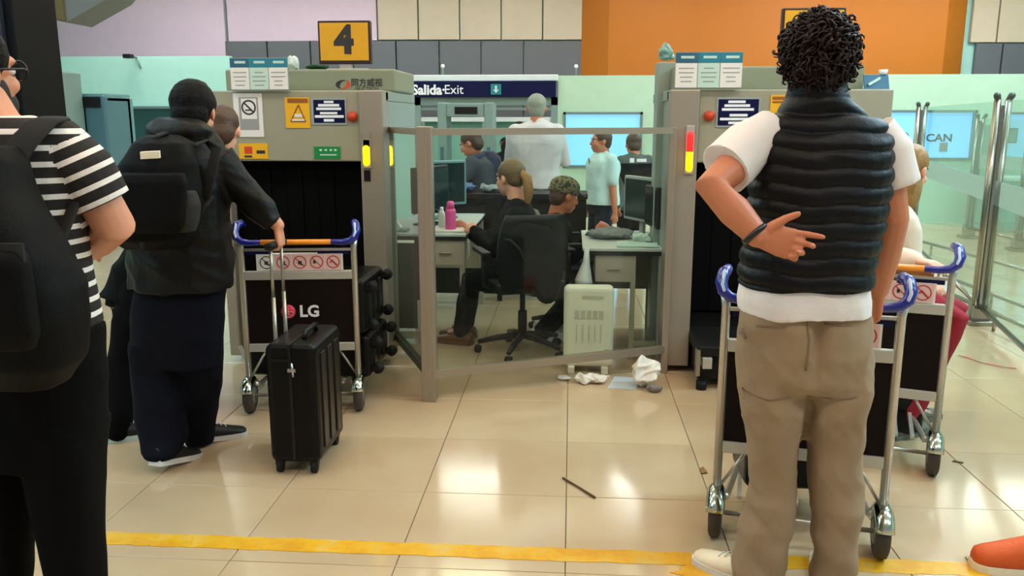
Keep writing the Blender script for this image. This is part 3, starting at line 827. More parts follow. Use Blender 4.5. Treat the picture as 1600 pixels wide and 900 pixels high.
# glowing lamp and post added for scanner 4's lamp reflected in the glass
lp = thing('lamp_reflection', 'small yellow reflection of the scanner 4 lamp, added as a lamp on a post', 'lamp', (xof(610, 5.33, 243), 5.33, 0))
X = xof(610, 5.33, 243)
MB().box(X - .022, X + .022, 5.33, 5.365, 0, 1.42, .004).build('reflection_post', 'scanner_column', lp)
signal(lp, 610, 231, 255, 5.33, ['lamp_yellow'])

# ------------------------------------------------------------------ luggage trolleys
def wheel(par, c, rad, wd, rz=0, guard=True):
    c = V(c)
    w_ = MB().tube([c - V((wd / 2, 0, 0)), c - V((wd * .36, 0, 0)), c + V((wd * .36, 0, 0)), c + V((wd / 2, 0, 0))], [rad * .84, rad, rad, rad * .84], 24).build('wheel', 'wheel_tyre', par, False)
    MB().disc(c, (1, 0, 0), rad * .5, wd * 1.08, 18).build('hub', 'wheel_hub', w_, False)
    if guard:
        rings = []
        for k in range(11):
            a = R(28 + 132 * k / 10); d = V((0, math.cos(a), math.sin(a))); rr = rad * 1.14
            g = wd * .72
            rings.append([c + d * rr + V((s_ * g, 0, 0)) - d * abs(s_) ** 3 * rad * .28 for s_ in (-1, -.6, 0, .6, 1)] + [c + d * (rr - .004) + V((s_ * g * .94, 0, 0)) - d * abs(s_) ** 3 * rad * .28 for s_ in (1, .6, 0, -.6, -1)])
        MB().loft(rings).build('mudguard', 'chrome', w_, False)
    return w_
def trolley(label, loc, rz, ad=True):
    t = thing('luggage_trolley', label, 'trolley', loc, R(rz), 'airport luggage trolleys')
    f = False
    for s_ in (-1, 1):
        MB().tube([(s_ * .28, .0, .195), (s_ * .28, .0, .86), (s_ * .285, -.005, .90)], .0155, 12).build('upright', 'trolley_tube', t, f)
        w_ = wheel(t, (s_ * .28, 0, .092), .092, .046)
        MB().tube([(s_ * .19, .01, .32), (s_ * .268, .015, .19)], .006, 8).build('strut', 'trolley_tube', t, f)
        MB().tube([(s_ * .25, .0, .155), (s_ * .245, .05, .13), (s_ * .22, .3, .12), (s_ * .12, .78, .11)], .013, 10).build('base_tube', 'trolley_tube', t, f)
        # blue curled handle end
        hp = [(s_ * .17, -.03, .895), (s_ * .225, -.032, .893), (s_ * .268, -.03, .898), (s_ * .292, -.03, .92), (s_ * .3, -.02, .95), (s_ * .293, .005, .978), (s_ * .282, .045, .984), (s_ * .278, .075, .968)]
        MB().tube(hp, [.013, .015, .018, .02, .021, .021, .018, .012], 12, round_=True).build('handle_end', 'handle_blue', t, f)
        MB().tube([(s_ * .289, -.045, .925), (s_ * .296, -.041, .945), (s_ * .292, -.018, .985)], .0062, 8, round_=True).build('handle_window', 'handle_clear', t, f)
    MB().tube([(-.172, -.03, .895), (.172, -.03, .895)], .0135, 14).build('handle_bar', 'handle_orange', t, f)
    MB().box(-.27, .27, -.006, .008, .846, .858).build('upper_rail', 'trolley_tube', t, f)
    for q0_, q1_ in ((-.255, -.13), (.1, .255)): MB().box(q0_, q1_, -.01, .006, .828, .846).build('blue_bracket', 'navy', t, f)
    MB().box(-.268, .268, -.014, .014, .70, .745, .004).build('cross_plate', 'trolley_plate', t, f)
    MB().box(-.268, .268, -.014, .014, .325, .368, .004).build('cross_plate', 'trolley_plate', t, f)
    pn = MB().box(-.265, .265, -.004, .006, .368, .70).build('advert_panel', 'ad_brown', t, f)
    st = MB().box(-.205, .225, -.012, -.004, .748, .832).build('symbol_strip', 'strip_white', t, f)
    for k in range(5):
        cx = -.155 + k * .083
        MB().box(cx - .04, cx + .04, -.0128, -.012, .75, .83).build('symbol_field', ['strip_white', 'strip_pink', 'strip_pink', 'strip_pink', 'strip_pink'][k], st, f)
        mb = MB(); n = 24
        o_ = [(cx + .033 * math.cos(2 * math.pi * i / n), -.0136, .79 + .033 * math.sin(2 * math.pi * i / n)) for i in range(n)]
        i_ = [(cx + .028 * math.cos(2 * math.pi * i / n), -.0136, .79 + .028 * math.sin(2 * math.pi * i / n)) for i in range(n)]
        mb.add(o_ + i_, [[q, (q + 1) % n, n + (q + 1) % n, n + q] for q in range(n)])
        mb.bar((cx - .022, -.0136, .812), (cx + .022, -.0136, .768), .0045, .0004, (0, 1, 0))
        mb.build('prohibition_ring', 'ink' if k == 0 else 'prohibit_red', st, f)
        pg = MB()
        if k < 3: pg.box(cx - .009, cx + .009, -.0145, -.0138, .779, .797).box(cx + .004, cx + .015, -.0145, -.0138, .775, .782)
        elif k == 3: pg.box(cx - .016, cx - .004, -.0145, -.0138, .783, .799)
        else: pg.prism([(cx - .022, -.0138, .783), (cx - .005, -.0138, .803), (cx + .022, -.0138, .775), (cx + .016, -.0138, .77), (cx - .004, -.0138, .79)], (0, -.0007, 0))
        pg.build('pictogram', 'ink' if k < 4 else 'prohibit_red', st, f)
    if ad:
        MB().disc((-.062, -.0048, .533), (0, 1, 0), .037, .0012, 32).build('logo_disc', 'lg_red', pn, f)
        lf = MB(); n = 20                                              # the face drawn inside the disc
        a0, a1 = R(100), R(360); ro, ri = .029, .0255
        o_ = [(-.062 + ro * math.cos(a0 + (a1 - a0) * i / n), -.0058, .533 + ro * math.sin(a0 + (a1 - a0) * i / n)) for i in range(n + 1)]
        i_ = [(-.062 + ri * math.cos(a0 + (a1 - a0) * i / n), -.0058, .533 + ri * math.sin(a0 + (a1 - a0) * i / n)) for i in range(n + 1)]
        lf.add(o_ + i_, [[q, q + 1, n + 2 + q, n + 1 + q] for q in range(n)])
        lf.box(-.0635, -.06, -.0062, -.0056, .518, .55).box(-.0635, -.051, -.0062, -.0056, .5165, .5195).box(-.06, -.034, -.0062, -.0056, .5315, .5345)
        lf.ellip((-.074, -.0056, .545), (.004, .0006, .004))
        lf.build('logo_face', 'strip_pink', pn, f)
        o = text('LG', .083, 'sign_white', pn, (0, 0, 0), bold=.0026, name='logo_letters')
        o.data.transform(chain(pn)); o.data.transform(Matrix.Translation((.045, -.0055, .532)))
    # platform, front wheel, front guard
    pl = MB()
    for k in range(7): pl.box(-.2 + k * .066 - .008, -.2 + k * .066 + .008, .03, .72, .135, .147)
    pl.build('platform', 'trolley_plate', t, f)
    MB().tube([(-.12, .78, .11), (-.06, .82, .11), (.06, .82, .11), (.12, .78, .11)], .013, 10).build('front_tube', 'trolley_tube', t, f)
    wheel(t, (-.05, .74, .05), .05, .03, guard=False); wheel(t, (.05, .74, .05), .05, .03, guard=False)
    MB().tube([(-.29, .0, .09), (.29, .0, .09)], .009, 8).build('axle', 'trolley_tube', t, f)
    MB().tube([(-.2, .02, .70), (-.2, .2, .66), (.2, .2, .66), (.2, .02, .70)], .006, 8).tube([(-.2, .02, .80), (-.2, .2, .80), (.2, .2, .80), (.2, .02, .80)], .006, 8).build('basket', 'trolley_tube', t, f)
    return t
t1 = trolley('luggage trolley with the LG advert pushed by the man in the black jacket', (-1.368, 4.06, 0), 8)
t2 = trolley('luggage trolley directly in front of the man in the quilted vest', (.82, 2.81, 0), -12, ad=False)
t3 = trolley('luggage trolley with the cardboard box at the far right', (1.303, 3.563, 0), -19, ad=False)

def suitcase(label, X0, X1, Y0, Y1, Z0, Z1, wheels='bottom', handle=None, grp=None, panelled=True, m='suitcase_black', cat='suitcase'):
    t = thing('suitcase', label, cat, ((X0 + X1) / 2, (Y0 + Y1) / 2, 0 if wheels == 'bottom' else Z0))
    b = MB().box(X0, X1, Y0, Y1, Z0, Z1, .03).build('shell', m, t)
    for p in b.data.polygons: p.use_smooth = False
    if panelled:
        xm_ = (X0 + X1) / 2
        MB().box(xm_ - .006, xm_ + .006, Y0 - .003, Y1 + .003, Z0 + .02, Z1 + .003).build('zip_seam', 'suitcase_panel', t)
        for k in range(3):
            y = Y0 + (Y1 - Y0) * (k + 1) / 4
            MB().box(X1 - .004, X1 + .006, y - .03, y + .03, Z0 + .05, Z1 - .05, .004).build('shell_rib', 'suitcase_panel', t)
    return t
sc = suitcase('upright black suitcase with raised pull handle on the tiles', -1.27, -1.05, 3.27, 3.66, .05, .575)
for x in (-1.235, -1.085):
    for y in (3.3, 3.62):
        w_ = MB().disc((x, y, .027), (1, 0, 0), .027, .022, 18).build('wheel', 'black_rubber', sc)
        MB().box(x - .018, x + .018, y - .018, y + .018, .035, .07, .004).build('wheel_bracket', 'black_plastic', w_)
for y, in ((3.4,), (3.53,)):
    MB().tube([(-1.262, y, .35), (-1.262, y, .75)], .009, 10).tube([(-1.262, y, .74), (-1.262, y, .965)], .007, 10).build('handle_pole', 'aluminium', sc)
MB().box(-1.282, -1.242, 3.37, 3.56, .955, .985, .01).build('handle_grip', 'black_plastic', sc)
MB().tube([(-1.13, 3.38, .575), (-1.13, 3.4, .6), (-1.13, 3.53, .6), (-1.13, 3.55, .575)], .011, 10).build('carry_handle', 'black_plastic', sc)
MB().box(-1.17, -1.135, 3.262, 3.268, .46, .475).tube([(-1.15, 3.264, .5), (-1.145, 3.262, .44)], .005, 6).build('zip_puller', 'silver', sc)
MB().box(-1.24, -1.16, 3.264, 3.27, .505, .515).build('side_trim', 'suitcase_panel', sc)
# luggage lying on the LG trolley
def lying_case(label, X0, X1, Y0, Y1, Z0, Z1):
    t = suitcase(label, X0, X1, Y0, Y1, Z0, Z1, 'side')
    for y in (Y0 + .05, Y1 - .05):
        for z in (Z0 + .045, Z1 - .045):
            MB().disc((X1 + .03, y, z), (0, 1, 0), .03, .028, 16).build('wheel', 'black_rubber', t)
            MB().box(X1 - .005, X1 + .03, y - .016, y + .016, z - .014, z + .014).build('wheel_bracket', 'black_plastic', t)
    return t
lying_case('black suitcase lying lowest on the LG trolley, wheels to the right', -1.7, -1.04, 4.16, 4.6, .15, .38)
lying_case('black suitcase lying on top of another on the LG trolley', -1.72, -1.06, 4.16, 4.62, .385, .68)
tg = thing('luggage_tag', 'white paper luggage tag hanging at the side of the LG trolley', 'tag', tuple(at(379, 560, 4.1)))
c = at(379, 550, 4.1)
MB().obox(c, (.012, 0, .004), (0, .0012, 0), (-.012, 0, .034)).build('paper_strip', 'bag_white', tg)
MB().tube([c + V((.012, 0, .034)), c + V((.02, .02, .1)), (-1.68, 4.158, .46)], .002, 6).build('string', 'ribbon_red', tg)
# bag on the vest man's trolley and the cardboard box on the far right one
suitcase('black suitcase standing on the trolley in front of the vest man', .66, 1.06, 2.93, 3.2, .15, .62, 'side', panelled=False)
bx = thing('cardboard_box', 'brown cardboard box standing behind the panel of the far right trolley', 'box', (1.42, 3.64, .68), R(-19))
MB().box(-.13, .13, -.07, .09, .0, .2, .004).build('carton', 'cardboard', bx, False)
MB().box(-.02, .02, -.073, .093, .02, .203).build('tape', 'leaf_brown', bx, False)
# ------------------------------------------------------------------ operators' corner: desks, chairs, equipment
def desk(label, X0, X1, Y0, Y1, z, drawer):
    t = thing('desk', label, 'desk', ((X0 + X1) / 2, (Y0 + Y1) / 2, 0))
    MB().box(X0 - .01, X1 + .01, Y0 - .02, Y1, z - .018, z, .003).build('desk_top', 'desk_edge', t)
    MB().box(X0, X1, Y0 - .012, Y1 - .01, z - .045, z - .018).build('desk_rim', 'desk_top', t)
    for x in (X0 + .02, X1 - .02):
        for y in (Y0 + .02, Y1 - .03):
            MB().box(x - .018, x + .018, y - .018, y + .018, 0, z - .045, .002).build('leg', 'desk_beige', t)
    MB().box(X0 + .04, X1 - .04, Y1 - .04, Y1 - .02, .3, z - .06).build('back_panel', 'desk_beige', t)
    d0, d1, dz = drawer
    dw = MB().box(d0, d1, Y0, Y0 + .4, z - .045 - dz, z - .045, .004).build('drawer', 'desk_drawer', t)
    MB().tube([((d0 + d1) / 2 - .04, Y0 - .012, z - .045 - dz / 2), ((d0 + d1) / 2 + .04, Y0 - .012, z - .045 - dz / 2)], .006, 8).build('handle', 'desk_beige', dw)
    return t
dL = desk('grey desk beside scanner 4 carrying the pink bottle', -1.23, -.70, 5.48, 6.7, .745, (-.95, -.715, .17))
MB().box(-1.19, -1.03, 5.47, 5.475, .09, .68).build('side_panel', 'black_plastic', dL)
MB().box(-1.22, -.98, 5.46, 5.48, 0.02, .07).build('foot_rail', 'desk_beige', dL)
dR = desk('grey desk by the right scanner with papers on top', .09, .59, 5.12, 5.95, .715, (.16, .385, .17))
MB().box(.38, .41, 5.12, 5.15, 0, .67).build('leg', 'desk_beige', dR)
MB().box(.41, .55, 5.13, 5.15, .09, .12).build('foot_rail', 'desk_beige', dR)

def office_chair(label, loc, rz, back='black_plastic', zs=.46, bz=.98):
    t = thing('office_chair', label, 'chair', loc, R(rz), 'operators office chairs'); f = False
    for k in range(5):
        a = R(72 * k + 20); d = V((math.cos(a), math.sin(a), 0))
        lg = MB().tube([d * .03 + V((0, 0, .115)), d * .16 + V((0, 0, .1)), d * .29 + V((0, 0, .07))], [.024, .02, .015], 10).build('base_leg', 'black_plastic', t, f)
        MB().disc(d * .29 + V((0, 0, .025)), (-d.y, d.x, 0), .025, .04, 14).build('castor', 'black_rubber', lg, f)
    MB().tube([(0, 0, .1), (0, 0, .28)], .03, 14).tube([(0, 0, .26), (0, 0, zs - .04)], .018, 14).build('gas_column', 'black_plastic', t, f)
    MB().box(-.23, .23, -.22, .23, zs - .04, zs + .035, .03).build('seat', 'black_plastic', t, f)
    rings = []
    for k in range(9):
        q = k / 8; z = zs + .1 + (bz - zs - .1) * q; wd = .225 - .04 * q ** 3; yb = -.24 - .05 * q + .03 * math.sin(math.pi * q)
        rings.append([V((x * wd, yb - .03 * (1 - x * x) + dy, z)) for x, dy in [(-1, 0), (-.5, 0), (0, 0), (.5, 0), (1, 0), (1, .04), (.5, .045), (0, .045), (-.5, .045), (-1, .04)]])
    MB().loft(rings).build('backrest', back, t, f)
    MB().tube([(0, -.1, zs - .05), (0, -.27, zs - .03), (0, -.3, zs + .18)], .02, 10).build('back_stem', 'black_plastic', t, f)
    for s_ in (-1, 1):
        MB().tube([(s_ * .22, -.05, zs - .02), (s_ * .27, -.05, zs), (s_ * .275, -.05, zs + .2)], .014, 10).box(s_ * .275 - .03, s_ * .275 + .03, -.16, .12, zs + .2, zs + .225, .008).build('armrest', 'black_plastic', t, f)
    return t
CH1 = V((-.30, 5.25, 0)); CH2 = V((.0, 5.78, 0))
office_chair('black office chair of the operator with the ponytail', CH1, 20, zs=.47, bz=.93)
office_chair('office chair with grey backrest of the operator in the camouflage cap', CH2, -80, 'cloth_grey', zs=.46, bz=.9)
# dark garment hung over the black chair
mb = MB(); c = V((-.26, 5.0, .62))
mb.ellip((-.24, 4.93, .70), (.2, .075, .2)).ellip((-.36, 4.9, .62), (.09, .06, .16)).ellip((-.14, 4.96, .58), (.1, .06, .2))
me = remesh(mb, .012, 3); wrinkle(me, .012, 16, 3)
jk = thing('hung_garment', 'black garment hung over the back of the black office chair', 'garment', (-.30, 4.97, .42))
link('cloth', me, 'uniform_dark', jk, True)
MB().tube([(-.38, 4.85, .8), (-.35, 4.84, .8), (-.29, 4.84, .74), (-.26, 4.845, .66)], [.006, .009, .009, .005], 8).build('grey_edge', 'backpack_grey', jk)

# heater standing behind the lower rail
c = V((.118, 4.87, 0))
ht = thing('portable_heater', 'cream portable heater standing behind the lower glass rail', 'heater', tuple(c))
MB().box(c.x - .148, c.x + .148, c.y - .05, c.y + .05, .035, .53, .03).build('casing', 'heater_cream', ht)
fy = c.y - .051
MB().box(c.x - .04, c.x + .085, fy - .002, fy, .455, .475).build('handle_slot', 'heater_grey', ht)
for k in range(5):
    x = c.x - .07 + k * .036
    MB().box(x - .013, x + .013, fy - .0015, fy, .335, .385).build('vent', 'heater_grey', ht)
    MB().box(x - .002, x + .002, fy - .0015, fy, .19, .3).build('vent_rib', 'heater_grey', ht)
MB().box(c.x + .095, c.x + .125, fy - .0015, fy, .135, .15).build('badge', 'heater_grey', ht)
for s_ in (-1, 1): MB().box(c.x + s_ * .1 - .02, c.x + s_ * .1 + .02, c.y - .08, c.y + .08, 0, .045, .006).build('foot', 'heater_cream', ht)
# white litter in front of it
b1 = az(922, 597); b0 = az(885, 592); b2 = az(1005, 605)
crumple('tissue_paper', 'flat crumpled white paper in front of the heater', 'paper', (b1.x, b1.y - .02, .028), (.115, .05, .028), 'bag_white', 11, .4, .008)
crumple('tissue_paper', 'small scrap of white paper left of the heater foot', 'paper', (b0.x - .01, b0.y - .02, .014), (.05, .03, .014), 'bag_white', 12, .4, .007)
crumple('plastic_bag', 'white crumpled bag on the floor beside the heater', 'bag', (b2.x, b2.y, .085), (.085, .07, .085), 'bag_white', 13, .3, .008)
crumple('plastic_bag', 'small grey plastic scrap at the foot of the white bag', 'bag', (b2.x + .055, b2.y - .085, .025), (.045, .03, .025), 'bag_grey', 14, .3, .006)
sh = az(975, 597)
fl = thing('plastic_sheet', 'clear plastic sheet on the floor between paper and bag', 'sheet', tuple(sh))
MB().prism([(sh.x - .1, sh.y - .12, .001), (sh.x + .06, sh.y - .14, .001), (sh.x + .1, sh.y + .08, .001), (sh.x - .05, sh.y + .1, .001)], (0, 0, .0015)).build('film', 'film_clear', fl)
# white cone hanging at the desk corner
c = at(914, 420, 5.05)
cn = thing('white_cone', 'white cone-shaped shade hanging at the corner of the right desk', 'cone', (c.x, 5.05, c.z - .1))
MB().tube([at(917, 388, 5.05), at(916, 408, 5.05), at(912, 436, 5.05), at(912, 442, 5.05)], [.014, .02, .052, .056], 18).build('shade', 'sole_white', cn)
MB().tube([at(917, 389, 5.05), (at(917, 389, 5.05).x, 5.07, .70)], .006, 6).build('hook', 'black_plastic', cn)

def screen(name, label, cat, c, rz, w_, h_, m='black_plastic', ms='screen_dark', stand=True, base_z=None):
    t = thing(name, label, cat, c, R(rz)); f = False; z0 = .1 if stand else 0
    MB().box(-w_ / 2, w_ / 2, -.015, .03, z0, z0 + h_, .008).build('casing', m, t, f)
    MB().box(-w_ / 2 + .02, w_ / 2 - .02, -.018, -.014, z0 + .02, z0 + h_ - .02).build('display', ms, t, f)
    if stand:
        MB().box(-.02, .02, .015, .04, .01, z0 + .1).build('stem', m, t, f)
        MB().box(-.1, .1, -.06, .1, 0, .014, .004).build('foot', m, t, f)
    return t
screen('monitor', 'dark monitor on the desk beside scanner 4', 'monitor', (-1.0, 5.95, .745), 70, .48, .32)
screen('monitor', 'dark upright screen behind the post on the left desk', 'monitor', (-.98, 6.35, .745), 40, .42, .34, 'equip_teal')
screen('monitor', 'grey monitor seen side-on on the right desk', 'monitor', (.47, 5.7, .715), -62, .36, .3, 'monitor_grey')
screen('monitor', 'dark monitor against the right scanner', 'monitor', (.53, 5.4, .715), -80, .3, .26, 'black_plastic')
# telephone, papers, pink bottle
c = at(621, 345, 5.55)
ph = thing('telephone', 'pale telephone handset leaning on the left desk', 'telephone', (c.x, 5.55, .745))
MB().obox((c.x, 5.55, .79), (.018, 0, -.024), (0, .03, 0), (.012, 0, .009)).build('handset', 'plastic_white', ph)
MB().box(c.x - .03, c.x + .07, 5.52, 5.62, .745, .765, .005).build('base', 'equip_grey', ph)
c = at(704, 340, 5.6)
bt = thing('water_bottle', 'pink water bottle standing on the left desk', 'bottle', (c.x, 5.6, .745))
MB().tube([(c.x, 5.6, .745), (c.x, 5.6, .75), (c.x, 5.6, .88), (c.x, 5.6, .9)], [.034, .037, .037, .03], 18).build('bottle_body', 'bottle_pink', bt)
MB().tube([(c.x, 5.6, .9), (c.x, 5.6, .935), (c.x, 5.6, .95)], [.026, .026, .018], 16).build('cap', 'bottle_pink', bt)
c = at(690, 322, 5.7)
b3 = thing('soap_bottle', 'small white bottle beside the pink bottle', 'bottle', (c.x, 5.7, .745))
MB().tube([(c.x, 5.7, .745), (c.x, 5.7, .85), (c.x, 5.7, .88)], [.025, .025, .012], 14).build('bottle_body', 'plastic_white', b3)
MB().tube([(c.x, 5.7, .88), (c.x, 5.7, .9)], .012, 10).build('cap', 'sign_white', b3)
def paper(label, X0, X1, Y0, Y1, z, m='paper', rz=6, n=4):
    t = thing('paper_stack', label, 'paper', ((X0 + X1) / 2, (Y0 + Y1) / 2, z), R(rz)); w_, d_ = (X1 - X0) / 2, (Y1 - Y0) / 2
    for k in range(n):
        o = MB().box(-w_, w_, -d_, d_, k * .004, k * .004 + .0035).build('sheet', m, t, False); o.rotation_euler.z = R(5 * math.sin(k * 2.1))
    return t
paper('white papers around the pink bottle on the left desk', -.92, -.72, 5.5, 5.75, .745, 'paper', 4, 4)
paper('pale papers at the front of the right desk', .3, .55, 5.13, 5.35, .715, 'paper_aqua', -3, 3)
crumple('folded_cloth', 'grey folded jacket lying on the right desk', 'cloth', (.27, 5.55, .75), (.16, .12, .035), 'cloth_grey', 21, .3, .01)
crumple('paper_ball', 'yellowish crumpled paper on the right desk beside the monitor', 'paper', (.45, 5.35, .755), (.06, .05, .035), 'paper_aqua', 22, .35, .008)
# search table in the back with blue things, metal detector arch
tb = thing('search_table', 'long dark search table behind the operators', 'table', (-.6, 6.93, 0))
MB().box(-1.3, .14, 6.75, 7.12, .86, .9, .004).build('table_top', 'black_plastic', tb)
MB().box(-1.28, .12, 6.8, 6.83, .06, .86).build('front_panel', 'apron_shade', tb)  # dark apron added for the shade under and behind the table
MB().box(-1.28, .12, 6.79, 6.8, .40, .43).build('panel_rail', 'black_plastic', tb)
for x in (-1.27, -.58, .11):
    for y in (6.8, 7.08): MB().box(x - .02, x + .02, y - .02, y + .02, 0, .86).build('leg', 'black_plastic', tb)
crumple('folded_clothes', 'blue folded clothes spread on the search table', 'clothes', (-1.03, 6.92, .945), (.25, .13, .045), 'cloth_blue', 31, .3, .014)
crumple('folded_clothes', 'grey folded clothes spread on the search table', 'clothes', (-.66, 6.9, .935), (.1, .1, .035), 'cloth_grey', 32, .3, .012)
def arch(label, X0, X1, Y0, d, zt_, m, m2, th=.13):
    t = thing('metal_detector', label, 'metal detector', ((X0 + X1) / 2, Y0 + d / 2, 0))
    for a, b in ((X0, X0 + th), (X1 - th, X1)):
        sp = MB().box(a, b, Y0, Y0 + d, 0, zt_, .02).build('side_panel', m, t)
        MB().box(a + .03, b - .03, Y0 - .004, Y0 + .001, .3, zt_ - .5).build('detection_strip', m2, sp)
    h_ = MB().box(X0 + th, X1 - th, Y0 + .02, Y0 + d - .02, zt_ - .16, zt_ - .01, .01).build('header', m, t)
    MB().box((X0 + X1) / 2 - .12, (X0 + X1) / 2 + .14, Y0 + .012, Y0 + .02, zt_ - .13, zt_ - .05).build('readout', 'black_plastic', h_)
    return t
a0, a1 = xof(683, 9.6, 170), xof(722, 9.6, 170)
arch('narrow grey metal detector arch behind the glass screen', a0, a1 + .35, 9.6, .45, zof(700, 160, 9.6), 'equip_grey', 'equip_blue', .1)
# left: walk-through scanner booth and cabinet
X0, X1, _, Z1 = rect(88, 146, 168, 270, 9.6)
bo = thing('body_scanner', 'blue-grey body scanner booth behind the striped traveller', 'body scanner', ((X0 + X1) / 2, 10, 0))
rings = []
MB().box(X0, X1, 10.1, 10.25, 0, Z1 - .04, .02).build('rear_wall', 'equip_teal', bo)
MB().box(X1 - .26, X1, 9.6, 10.2, 0, Z1 - .02, .03).build('side_wall', 'equip_blue', bo)
MB().box(X0, X0 + .08, 9.6, 10.2, 0, Z1 - .03, .02).build('side_wall', 'equip_teal', bo)
MB().box(X0, X1, 9.65, 10.2, Z1 - .1, Z1, .02).build('canopy', 'equip_teal', bo)
MB().box(X1 - .27, X1 - .05, 9.58, 9.62, Z1 - .16, Z1 - .04).build('readout', 'black_plastic', bo)
sticker(bo, 104, 190, 121, 206, 'paper_aqua', 10.09, 'notice')
X0, X1, _, Z1 = rect(30, 110, 84, 250, 9.0)
cbn = thing('tall_cabinet', 'tall pale grey-green cabinet at the far left', 'cabinet', ((X0 + X1) / 2, 9.3, 0))
MB().box(X0 - .6, X1, 9.0, 9.6, 0, Z1, .015).build('body', 'equip_grey', cbn)
MB().box(X0 - .2, X1 - .02, 8.985, 9.0, .1, Z1 - .04, .004).build('door', 'equip_grey', cbn)
MB().box(X1 - .12, X1 - .09, 8.965, 8.985, zof(72, 190, 9.0), zof(72, 175, 9.0)).box(X1 - .12, X1 - .09, 8.965, 8.985, zof(72, 170, 9.0), zof(72, 152, 9.0)).build('handle', 'black_plastic', cbn)
X0, X1, Z0, Z1b = rect(27, 88, 48, 108, 9.0)
vb = thing('grey_box', 'small grey box on top of the tall cabinet', 'box', ((X0 + X1) / 2, 9.3, Z1))
MB().box(X0 - .1, X1, 9.1, 9.4, Z1, Z1b, .01).build('case', 'equip_teal', vb)
# white equipment column in front of the dark window
X0, X1, _, Z1 = rect(168, 168, 181, 290, 11.5)
cw = thing('white_counter', 'low white counter in front of the dark booth window', 'counter', (xof(200, 11.5), 11.6, 0))
MB().box(X0, xof(330, 11.5), 11.5, 12.1, 0, zof(200, 234, 11.5), .01).build('counter_body', 'plastic_white', cw)
MB().box(X0 - .03, xof(332, 11.5), 11.45, 12.15, zof(200, 234, 11.5), zof(200, 234, 11.5) + .04, .006).build('counter_top', 'white_trim', cw)

# ------------------------------------------------------------------ steel and glass barriers on the right
def barrier(label, pts, hgt, rp=.03, film=True, nm='glass_barrier', last=True):
    t = thing(nm, label, 'barrier', tuple(pts[0]))
    d = (V(pts[1]) - V(pts[0])).normalized(); sd = V((-d.y, d.x, 0))
    for p in pts:
        p = V(p)
        ps = MB()
        for s_ in (-1, 1):
            q = p + V((s_ * .038, 0, 0)); ps.tube([q, q + V((0, 0, hgt - .04))], rp * .8, 12)
        ps.box(p.x - .012, p.x + .012, p.y - .012, p.y + .012, .02, hgt - .08)
        o = ps.build('post', 'steel', t)
        cp = MB()
        for s_ in (-1, 1): cp.tube([p + V((s_ * .034, 0, hgt - .05)), p + V((s_ * .05, -.01, hgt - .012))], [.02, .024], 10, round_=True)
        cp.build('post_finial', 'rail_dark', o)
        MB().box(p.x - .1, p.x + .1, p.y - .1, p.y + .1, 0, .035, .006).box(p.x - .06, p.x + .06, p.y - .05, p.y + .05, .03, .14).build('base_plate', 'steel', o)
    for A, B in zip(pts[:-1], pts[1:]):
        A, B = V(A), V(B); dd = (B - A).normalized(); a = A + dd * .07; b = B - dd * .07
        g = MB().bar(a + V((0, 0, (.16 + hgt - .05) / 2)), b + V((0, 0, (.16 + hgt - .05) / 2)), .01, hgt - .05 - .16).build('glass_pane', 'pane_green', t)
        if film: MB().bar(a + V((0, 0, .98)), b + V((0, 0, .98)), .016, .17).build('frosted_band', 'pane_film', g)
        MB().tube([a + V((0, 0, .13)), b + V((0, 0, .13))], .018, 10).build('lower_rail', 'steel', t)
    return t
q0 = V((3.05, 6.27, 0)); dd = V((.30, 1, 0))
q2 = V((xof(1438, 9.8, 200), 9.8, 0)); dd = (q2 - q0).normalized()
barrier('steel-posted glass barrier running past the red-trousered traveller', [q0 - dd * 3.0, q0, q2], 1.67)
barrier('steel-posted glass barrier farther back on the right', [V((5.25, 8.6, 0)), V((5.16, 9.89, 0)), V((5.08, 10.94, 0))], 1.55, .028)
for (x0, y0, x1, y1), lb in (((1487, 460, 1640, 527), 'low steel floor rail nearest the red ribbon'), ((1440, 377, 1640, 433), 'low steel floor rail farthest back'), ((1478, 432, 1640, 494), 'middle low steel floor rail on the right')):
    A = az(x0, y0, .13); B = az(x1, y1, .13); t = thing('floor_rail', lb, 'rail', (A.x, A.y, 0))
    MB().tube([A, B], .017, 10).build('rail_tube', 'steel', t)
    for q in (.1, .5, .93):
        p = A.lerp(B, q); MB().tube([(p.x, p.y, 0), (p.x, p.y, .13)], .012, 8).build('rail_foot', 'steel', t)
# back-right dark equipment seen through the panes
X0, X1, Z0, Z1 = rect(1568, 200, 1594, 224, 12.3)
sr = thing('wall_screen', 'dark wall screen in front of the far right window', 'screen', ((X0 + X1) / 2, 12.35, Z0))
MB().box(X0 - .1, X1, 12.36, 12.42, Z0, Z1, .01).build('casing', 'black_plastic', sr)
MB().box(X0 - .08, X1 - .02, 12.355, 12.36, Z0 + .02, Z1 - .02).build('display', 'equip_blue', sr)
X0, X1, _, Z1 = rect(1530, 195, 1545, 300, 12.0)
kc = thing('information_post', 'slim grey information post before the pale wall', 'post', ((X0 + X1) / 2, 12.0, 0))
MB().box(X0, X1, 11.95, 12.1, 0, Z1, .01).build('body', 'equip_grey', kc)
MB().box(X0 - .06, X1 + .06, 11.9, 12.15, 0, .05, .006).build('base', 'equip_grey', kc)
X0, X1, _, Z1 = rect(1568, 282, 1640, 340, 11.6)
ct = thing('service_counter', 'teal service counter at the far right edge', 'counter', ((X0 + X1) / 2, 11.7, 0))
MB().box(X0, X1 + .6, 11.5, 12.0, 0, Z1, .01).build('counter_body', 'equip_teal', ct)
MB().box(X0 - .03, X1 + .63, 11.46, 12.03, Z1, Z1 + .04, .006).build('counter_top', 'plastic_white', ct)

